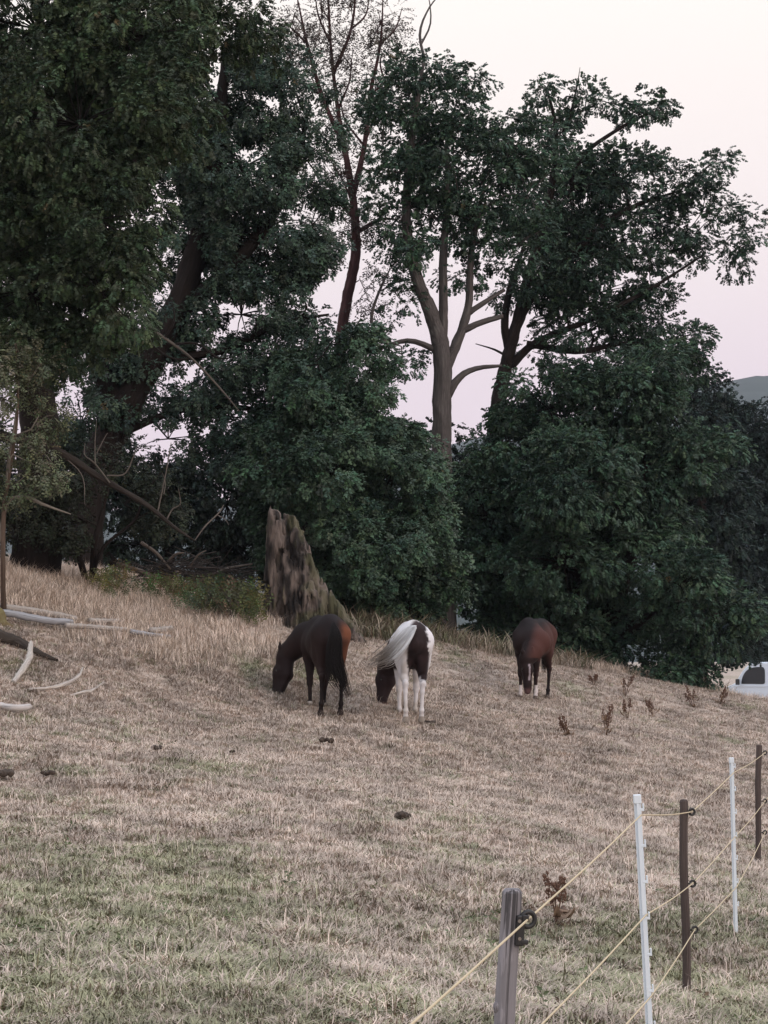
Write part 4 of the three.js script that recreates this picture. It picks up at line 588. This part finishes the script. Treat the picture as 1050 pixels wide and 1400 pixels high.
{
  // far bay, head hanging before the near foreleg, white socks
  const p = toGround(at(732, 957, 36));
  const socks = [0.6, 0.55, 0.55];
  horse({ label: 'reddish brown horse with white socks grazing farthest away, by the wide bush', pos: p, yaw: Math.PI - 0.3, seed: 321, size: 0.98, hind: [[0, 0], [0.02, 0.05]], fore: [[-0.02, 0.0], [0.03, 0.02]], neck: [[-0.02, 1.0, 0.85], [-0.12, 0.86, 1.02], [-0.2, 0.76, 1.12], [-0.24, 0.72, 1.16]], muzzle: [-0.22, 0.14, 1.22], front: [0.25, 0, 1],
    crest: [[0.03, 1.24, 0.66], [-0.02, 1.17, 0.84], [-0.12, 1.05, 1.02], [-0.24, 0.84, 1.18]], mane: (c) => maneAlong(c, V(-0.5, 0, 0.1)), hair: [0.014, 0.011, 0.012], tail: [[[0, 1.3, 0.72], [0.0, 1.1, 0.86], [0.0, 0.8, 0.84], [0.02, 0.5, 0.82]]], tailCount: 160,
    coat: (x, y, z, t, l, f) => { if (hooves(y)) return [0.1, 0.08, 0.07]; if (t >= 0) return Math.abs(l + 0.01) < 0.018 && f > 0.06 && t > 0.18 && t < 0.66 ? [0.26, 0.22, 0.24] : mix3([0.018, 0.010, 0.010], [0.09, 0.05, 0.05], sstep(0.82, 0.98, t)); if (y < 0.26 && z < 0) return socks; if (y < 0.45 && z > 0) return [0.014, 0.010, 0.010]; return mix3(mix3([0.017, 0.010, 0.010], [0.011, 0.009, 0.010], sstep(1.1, 1.34, y) * 0.7), [0.095, 0.035, 0.027], sstep(-0.1, -0.29, x) * 0.6); } });  // viewer-right side reddened: its lit side is painted into the coat
}

// ------------------------------------------------------------------ fence
const postTone = dataTex(256, 1024, (u, v) => { const a = wrapNoise(u, v, 1.6, 5, 4, 41), g = wrapNoise(u, v, 8, 6, 3, 8), fleck = sstep(0.56, 0.68, wrapNoise(u, v, 5, 16, 4, 61)), crack = sstep(0.6, 0.68, wrapNoise(u, v, 6, 2.2, 3, 31)), k = clamp((0.25 + 0.6 * a + 0.35 * g + 0.35 * fleck) * (1 - 0.7 * crack)); return [k, k * 0.98, k]; });
const POSTWOOD = std({ color: rgb(0.27, 0.258, 0.272), map: postTone, bumpMap: postTone, bumpScale: 0.003, roughness: 0.95 }), DARKPOST = std({ color: rgb(0.125, 0.095, 0.09), map: barkTone, bumpMap: barkRelief, bumpScale: 0.006, roughness: 0.95 });
const PLASTIC = std({ color: rgb(0.66, 0.72, 0.78), roughness: 0.45 }), BLACK = std({ color: rgb(0.012, 0.011, 0.012), roughness: 0.5 }), STEEL = std({ color: rgb(0.25, 0.22, 0.2), roughness: 0.5, metalness: 0.8 });
const rings = [[], [], []];
function insulator(root, base, from, ring, big) {   // screw shank, collar and open ring; the ring stands in the plane across the rope
  const local = ring.clone().sub(base), f = from.clone().sub(base), d = local.clone().sub(f).normalize(), R = big ? 0.021 : 0.018;
  const g = [limb([f, local.clone().addScaledVector(d, -R)], [0.0045, 0.0045], { sides: 8 }), limb([f.clone().lerp(local, 0.45), local.clone().addScaledVector(d, -R)], [0.009, 0.011], { sides: 10 })];
  const torus = new THREE.TorusGeometry(R, 0.0075, 8, 20, Math.PI * 1.75); torus.rotateZ(Math.atan2(d.y, d.x) + Math.PI + 0.4); torus.rotateY(0.35); torus.translate(local.x, local.y, local.z);
  part(root, 'insulator', merged([...g, torus].map((q) => { const k = q.index ? q.toNonIndexed() : q; return k; })), BLACK);
}
function woodPost(label, top, base, rad, mat, ringPts, d, plate) {
  const foot_ = V(base.x, Math.min(base.y, ground(base.x, base.z)) - 0.15, base.z), root = thing('fence_post', label, 'fence post', V(base.x, ground(base.x, base.z), base.z), 'wooden posts of the pasture fence'), o = root.position;
  const axis = [foot_, foot_.clone().lerp(top, 0.35).add(V(0.006, 0, 0)), foot_.clone().lerp(top, 0.7).add(V(-0.006, 0, 0)), top.clone().add(V(0, -0.012, 0)), top];
  part(root, 'post', limb(sub(axis, o), [rad * 1.02, rad, rad * 1.02, rad * 0.98, rad * 0.72], { sides: 28, step: 0.03, rough: 0.07, seed: rad * 100 }), mat);
  ringPts.forEach(([px, py], i) => { if (px == null) return; const ring = at(px, py, d - 0.015), t = clamp((ring.y - foot_.y) / (top.y - foot_.y)), from = foot_.clone().lerp(top, t).add(V(rad * 0.7, -0.003, rad * 0.2)); insulator(root, o, from, ring, plate); rings[i].push(ring); });
  return root;
}
{
  const d = 6.0, top = at(700, 1215, d), base = at(674, 1781, d), root = woodPost('thick weathered grey post in the foreground, nearest of the fence posts', top, base, 0.034 * 0.87, POSTWOOD, [[722, 1257]], d, true), o = root.position;
  const c = at(710, 1272, d - 0.02).sub(o);
  const plate = [new RoundedBoxGeometry(0.026, 0.088, 0.026, 2, 0.006), new RoundedBoxGeometry(0.02, 0.02, 0.026, 2, 0.004), new RoundedBoxGeometry(0.024, 0.014, 0.02, 2, 0.004)]; plate[1].translate(0.012, 0.036, 0.004); plate[2].translate(0.014, -0.032, 0.004);
  const g = merged(plate.map((q) => q.index ? q.toNonIndexed() : q)); g.rotateZ(-0.07); g.rotateY(0.3); g.translate(c.x, c.y, c.z);
  const pl = part(root, 'insulator_plate', g, BLACK);
  const screw = new THREE.CylinderGeometry(0.005, 0.005, 0.006, 10); screw.rotateX(Math.PI / 2);
  for (const dy of [0.028, -0.022]) { const s = part(pl, 'screw', screw, STEEL); s.position.copy(c).add(V(0, dy, 0.015)); }
  const knot = part(root, 'knot', new THREE.SphereGeometry(0.016, 12, 8), POSTWOOD); knot.position.copy(at(680, 1377, d - 0.01).sub(o)); knot.scale.set(0.8, 1.2, 0.8);
}
// white plastic posts with rope lugs
const plasticMid = [[], [], []];
function plasticPost(label, tp, bp, d, ropeRows) {
  const top = at(tp[0], tp[1], d), bottom = at(bp[0], bp[1], d), base = V(bottom.x, ground(bottom.x, bottom.z), bottom.z), root = thing('plastic_fence_post', label, 'fence post', base, 'white plastic posts of the pasture fence');
  const H = top.clone().sub(base), up = H.clone().normalize(), len = H.length() + 0.15, lean = new THREE.Quaternion().setFromUnitVectors(V(0, 1, 0), up);
  const sh = new THREE.Shape([[-0.014, -0.004], [-0.004, -0.004], [-0.004, -0.013], [0.004, -0.013], [0.004, -0.004], [0.014, -0.004], [0.014, 0.004], [0.004, 0.004], [0.004, 0.011], [-0.004, 0.011], [-0.004, 0.004], [-0.014, 0.004]].map((p) => new THREE.Vector2(...p)));
  const rod = new THREE.ExtrudeGeometry(sh, { depth: len, bevelEnabled: true, bevelSize: 0.001, bevelThickness: 0.001, bevelSegments: 1, steps: 1 }); rod.rotateX(-Math.PI / 2); rod.translate(0, -0.15, 0);
  const rd = part(root, 'rod', rod, PLASTIC); rd.quaternion.copy(lean); 
  const head = part(root, 'head', new RoundedBoxGeometry(0.034, 0.04, 0.03, 2, 0.005), PLASTIC); head.position.copy(up).multiplyScalar(H.length() - 0.008); head.quaternion.copy(lean);
  const lug = merged([new RoundedBoxGeometry(0.022, 0.012, 0.012, 2, 0.003).translate(0.008, 0, 0), new RoundedBoxGeometry(0.008, 0.034, 0.012, 2, 0.003).translate(0.02, 0.01, 0)].map((q) => q.index ? q.toNonIndexed() : q));
  const n = 7; for (let i = 0; i < n; i++) { const l = part(root, 'lug', lug, PLASTIC); l.position.copy(up).multiplyScalar(H.length() * (1 - (i + 0.35) / (n + 0.6)) ); l.position.x += 0.004; l.quaternion.copy(lean); }
  ropeRows.forEach((y, i) => { const t = (y - tp[1]) / (bp[1] - tp[1]); plasticMid[i].push(at(mix(tp[0], bp[0], t) + 1, y, d - 0.004).add(V(0.008, 0, 0.016))); });
}
plasticPost('white plastic post in the foreground, nearer of the two white ones', [871, 1090], [891, 1466], 8.95, [1114, 1250, 1362]);
woodPost('thin dark brown post between the two white plastic posts', at(935, 1093, 12.6), at(938, 1361, 12.6), 0.026, DARKPOST, [[946, 1110], [947, 1208], [950, 1271]], 12.6);
plasticPost('white plastic post farther back, right of the thin dark post', [1000, 1038], [1006, 1280], 14.65, [1056, 1143, 1212]);
woodPost('thin dark post cut off by the right edge, farthest of the fence posts', at(1038, 1018, 20.9), at(1035, 1182, 20.9), 0.03, DARKPOST, [[1046, 1029], [1046, 1095], [1046, 1138]], 20.9);
{
  const ROPE = std({ color: rgb(0.52, 0.43, 0.29), roughness: 0.9, bumpMap: dataTex(32, 32, (u, v) => { const k = 0.5 + 0.5 * Math.sin((u + v) * Math.PI * 4); return [k, k, k]; }), bumpScale: 0.0008 });
  const lowNear = [null, at(693, 1432, 6.0).add(V(0.03, 0, 0.02)), at(690, 1560, 6.0).add(V(0.03, 0, 0.02))];
  const labels = ['top', 'middle', 'lowest'];
  for (let i = 0; i < 3; i++) {
    const near = i === 0 ? rings[0][0] : lowNear[i], R = i === 0 ? rings[0].slice(1) : rings[i], P = plasticMid[i], before = near.clone().add(P[0].clone().sub(near).multiplyScalar(-0.9)).add(V(0, 0.02, 0)), after = R[1].clone().add(R[1].clone().sub(R[0]).setY(-0.03));
    const stops = [before, near, P[0], R[0], P[1], R[1], after], geos = [];
    for (let k = 0; k + 1 < stops.length; k++) { const m = stops[k].clone().lerp(stops[k + 1], 0.5); m.y -= 0.006 * stops[k].distanceTo(stops[k + 1]) / 3; geos.push(limb([stops[k], m, stops[k + 1]], [0.0032, 0.0032, 0.0032], { sides: 7, step: 0.2 })); }
    const root = thing('fence_rope', `${labels[i]} of the three straw-coloured electric ropes strung along the fence posts`, 'fence rope', before, 'ropes of the pasture fence');
    const g = merged(geos); g.translate(-before.x, -before.y, -before.z); part(root, 'strand', g, ROPE);
  }
}

// ------------------------------------------------------------------ dock plants, dung, litter
const RUST = std({ color: rgb(0.115, 0.062, 0.042), roughness: 0.95, side: THREE.DoubleSide }), TANLEAF = std({ color: rgb(0.20, 0.135, 0.092), roughness: 0.95, side: THREE.DoubleSide });
function dock(label, px, py, h, seed, bushy = 1, d0 = 12) {
  const b = toGround(onGround(px, py, d0)), root = thing('dock_plant', label, 'dock plant', b, 'withered rust-brown dock plants'), r = rng(seed), H = h / scaleAt(-b.z), stems = Math.max(2, Math.round(2.6 * bushy)), heads = [], leaves = [];
  for (let i = 0; i < stems; i++) {
    const a = r() * 6.28, tip = V(Math.cos(a) * H * 0.38, H * (0.6 + 0.45 * r()), Math.sin(a) * H * 0.3), stem = [V((r() - .5) * 0.03, -0.03, 0), tip.clone().multiplyScalar(0.5).add(V((r() - 0.5) * 0.03, 0.02, 0)), tip];
    part(root, 'stem', limb(stem, [0.006, 0.005, 0.003], { sides: 6 }), RUST);
    const c = new THREE.CatmullRomCurve3(stem);
    for (let k = 0; k < 46; k++) { const t = 0.45 + 0.55 * r(), p = c.getPoint(t), w = 0.04 * (1.1 - t) + 0.008, s = new THREE.OctahedronGeometry(0.006 + 0.006 * r()); s.scale(1, 1.5, 1); s.translate(p.x + (r() - 0.5) * w * 2.6, p.y + (r() - 0.5) * 0.05, p.z + (r() - 0.5) * w * 2.6); heads.push(s); }
  }
  for (let i = 0; i < 7 * bushy; i++) { const a = r() * 6.28, L = 0.1 + 0.1 * r(), y = H * 0.5 * r(), pl = new THREE.PlaneGeometry(0.035 + 0.02 * r(), L, 2, 4), ps = pl.attributes.position; for (let k = 0; k < ps.count; k++) { const t = ps.getY(k) / L + 0.5; ps.setX(k, ps.getX(k) * Math.sin(Math.PI * clamp(t * 0.9 + 0.08))); ps.setZ(k, Math.sin(t * 3) * 0.03 + Math.abs(ps.getX(k)) * 0.6); ps.setY(k, t * L); } pl.rotateX(0.6 + 1.2 * r()); pl.rotateY(a); pl.translate(0, y, 0); pl.computeVertexNormals(); leaves.push(pl); }
  part(root, 'seed_head', merged(heads), RUST); part(root, 'leaves', merged(leaves), TANLEAF);
}
dock('stout rust-brown dock plant alone in the pasture below the farthest horse', 776, 1006, 30, 1, 1.6);
dock('tall withered dock plant, biggest of the group right of the farthest horse', 828, 1006, 48, 2, 1.5);
dock('thin dock stalk just right of the tall withered one', 857, 985, 34, 3);
dock('dock stalk standing near the wood edge above the tall withered one', 855, 952, 40, 4);
dock('slender dock stalk farther right in the middle of the pasture', 893, 980, 26, 5);
dock('dock plant at the wood edge left of the white van', 948, 966, 30, 6, 1.2);
dock('low dock plant close to the left front of the white van', 985, 962, 24, 7, 1.3);
dock('small dock stalk by the bush right of the farthest horse', 812, 937, 18, 8);
dock('reddish withered dock plant behind the top fence rope', 760, 1262, 66, 9, 1.2, 6.5);
function dung(label, px, py, size, seed, flat = 0.6, color = [0.055, 0.04, 0.031], name = 'dung_pile', category = 'dung', group = 'dark dung piles in the pasture', d0 = 7) {
  const b = toGround(onGround(px, py, d0)).add(V(0, 0.035, 0)), r = rng(seed), s = 1.25 * size / scaleAt(-b.z), root = thing(name, label, category, b, group), prims = [];
  for (let i = 0; i < 11; i++) { const a = r() * 6.28, q = s * 0.42 * Math.sqrt(r()), c = V(Math.cos(a) * q, s * 0.14 + r() * s * 0.22 * flat, Math.sin(a) * q * 0.8), e = s * (0.09 + 0.09 * r()); prims.push({ a: c, b: c.clone().add(V((r() - 0.5) * e, 0, (r() - 0.5) * e)), ra: e, rb: e * 0.8, k: s * 0.05 }); }
  part(root, 'dung', sdfMesh(prims, s / 34, { bump: (x, y, z) => (fbm(x * 12 / s, y * 12 / s, z * 12 / s, 2) - 0.5) * s * 0.06, color: (x, y, z) => color.map((v) => v * (0.5 + fbm(x * 60, y * 60, z * 60, 2))) }), std({ vertexColors: true, roughness: 0.95 }));
}
dung('dark dung pile in the middle of the pasture below the pinto horse', 553, 1126, 24, 1);
dung('small dark dung pile below the left bay horse', 445, 1019, 16, 2);
dung('brown dung heap farthest left, at the picture edge', 8, 1066, 24, 3);
dung('dark dung pile second from the left edge', 66, 1064, 16, 4);
dung('small dung heap left of centre below the left bay horse', 318, 1032, 9, 5);
dung('dung pile at the left, above the green patch', 214, 1030, 14, 6);
dung('round brown dried flower head standing under the top fence rope', 768, 1256, 17, 7, 1.6, [0.13, 0.085, 0.065], 'dry_seed_head', 'seed head', undefined, 6.5);
{
  const p = lying([[577, 988], [588, 990], [597, 989]], 0.02, 20); deadWood('wood_scrap', 'short dark piece of wood lying by the hind hoof of the pinto', 'branch', [{ pts: p, r: [0.02, 0.03, 0.035] }], bark(0.1, 0.08, 0.07, 0.004));
}
// weedy bank between stump and the wide bush
{
  const r = rng(9), list = [], E = new THREE.Euler();
  for (const [x0, x1, y, d, n] of [[470, 545, 862, 37.6, 150], [545, 640, 872, 39, 170], [640, 700, 890, 40, 90], [750, 800, 905, 42, 70], [800, 990, 930, 45.5, 260]])
    for (let i = 0; i < n; i++) { const px = mix(x0, x1, r()), dd = d + (px - x0) * 0.012 + (r() - 0.5) * 1.6, p = toGround(at(px, y, dd)), s = 0.6 + 0.8 * r(), k = 0.7 + 0.6 * r(); list.push([p, new THREE.Quaternion().setFromEuler(E.set((r() - 0.5) * 0.6, r() * 6.28, (r() - 0.5) * 0.6)), V(s, s, s), (r() < 0.6 ? [0.31, 0.25, 0.19] : [0.15, 0.15, 0.08]).map((v) => v * k)]); }
  stuffField('bank_weeds', 'withered weeds and ragged grass along the foot of the bushes', 'weeds', tuftGeometry(6, { blades: 22, h: 0.24, radius: 0.18, w: 0.006, lean: 1.1 }), list);
}

// ------------------------------------------------------------------ white van beyond the crest
{
  const d = 78, s = scaleAt(d), nose = at(1026, 940, d), base = V(nose.x, nose.y - 1.1, nose.z), root = thing('delivery_van', 'white van parked behind the crest at the right edge', 'van', base);
  const body = new THREE.Group(); root.rotation.y = -0.8;
  const prof = new THREE.Shape(); prof.moveTo(0.05, 0.35); prof.lineTo(0.0, 0.75); prof.quadraticCurveTo(0.03, 1.0, 0.35, 1.1); prof.lineTo(0.62, 1.2); prof.quadraticCurveTo(0.95, 1.72, 1.2, 1.86); prof.quadraticCurveTo(1.4, 1.95, 1.9, 1.96); prof.lineTo(4.7, 1.95); prof.quadraticCurveTo(4.88, 1.93, 4.92, 1.7); prof.lineTo(4.98, 0.4); prof.lineTo(4.5, 0.3);
  prof.lineTo(4.3, 0.3); prof.absarc(3.95, 0.34, 0.37, 0, Math.PI, false); prof.lineTo(1.3, 0.3); prof.absarc(0.92, 0.34, 0.37, 0, Math.PI, false); prof.lineTo(0.05, 0.35);
  const g = new THREE.ExtrudeGeometry(prof, { depth: 1.66, bevelEnabled: true, bevelSize: 0.06, bevelThickness: 0.12, bevelSegments: 4, curveSegments: 14 });
  const paintM = new THREE.MeshPhysicalMaterial({ color: rgb(0.62, 0.70, 0.80), roughness: 0.35, clearcoat: 0.6, clearcoatRoughness: 0.15 }), glass = std({ color: rgb(0.02, 0.024, 0.03), roughness: 0.35 }), dark = std({ color: rgb(0.03, 0.03, 0.033), roughness: 0.7 });
  part(root, 'body', g, paintM);
  const panel = (pts, zc, mat, name, dep = 0.02) => { const sh = new THREE.Shape(pts.map((p) => new THREE.Vector2(...p))), e = new THREE.ExtrudeGeometry(sh, { depth: dep, bevelEnabled: true, bevelSize: 0.01, bevelThickness: 0.005, bevelSegments: 2 }); e.translate(0, 0, zc); return part(root, name, e, mat); };
  for (const z of [1.775, -0.14]) {
    { const sh = new THREE.Shape(); sh.moveTo(0.9, 1.22); sh.quadraticCurveTo(0.92, 1.62, 1.3, 1.78); sh.quadraticCurveTo(1.6, 1.84, 1.82, 1.82); sh.quadraticCurveTo(1.92, 1.8, 1.92, 1.66); sh.lineTo(1.92, 1.3); sh.quadraticCurveTo(1.92, 1.22, 1.82, 1.22); sh.lineTo(0.9, 1.22); const e = new THREE.ExtrudeGeometry(sh, { depth: 0.02, bevelEnabled: true, bevelSize: 0.01, bevelThickness: 0.005, bevelSegments: 2, curveSegments: 12 }); e.translate(0, 0, z); part(root, 'side_window', e, glass); }
    panel([[2.0, 0.5], [2.0, 1.08], [3.2, 1.08], [3.2, 0.5]], z, paintM, 'sliding_door'); panel([[0.5, 1.1], [4.8, 1.14], [4.8, 1.18], [0.6, 1.15]], z + 0.004, paintM, 'body_crease', 0.016);
    const mir = part(root, 'mirror', new RoundedBoxGeometry(0.1, 0.22, 0.16, 3, 0.03), dark); mir.position.set(0.82, 1.28, z > 0 ? 1.94 : -0.26);
  }
  const ws = new THREE.BoxGeometry(0.75, 0.02, 1.5); const w = part(root, 'windscreen', ws, glass); w.position.set(0.86, 1.56, 0.83); w.rotation.z = 0.92;
  for (const z of [0.12, 1.54]) { const l = part(root, 'headlight', new RoundedBoxGeometry(0.16, 0.2, 0.3, 3, 0.05), std({ color: rgb(0.7, 0.72, 0.75), roughness: 0.1 })); l.position.set(0.06, 0.86, z); }
  part(root, 'bumper', new RoundedBoxGeometry(0.2, 0.24, 1.78, 3, 0.06), dark).position.set(0.02, 0.45, 0.83);
  for (const x of [0.92, 3.95]) for (const z of [0.0, 1.66]) { const wh = part(root, 'wheel', new THREE.CylinderGeometry(0.33, 0.33, 0.22, 28).rotateX(Math.PI / 2), dark); wh.position.set(x, 0.33, z); const rim = part(wh, 'rim', new THREE.CylinderGeometry(0.2, 0.2, 0.24, 20).rotateX(Math.PI / 2), STEEL); }
  root.position.y = ground(base.x + 2, base.z) + 0.06;
}


renderer.render(scene, camera);
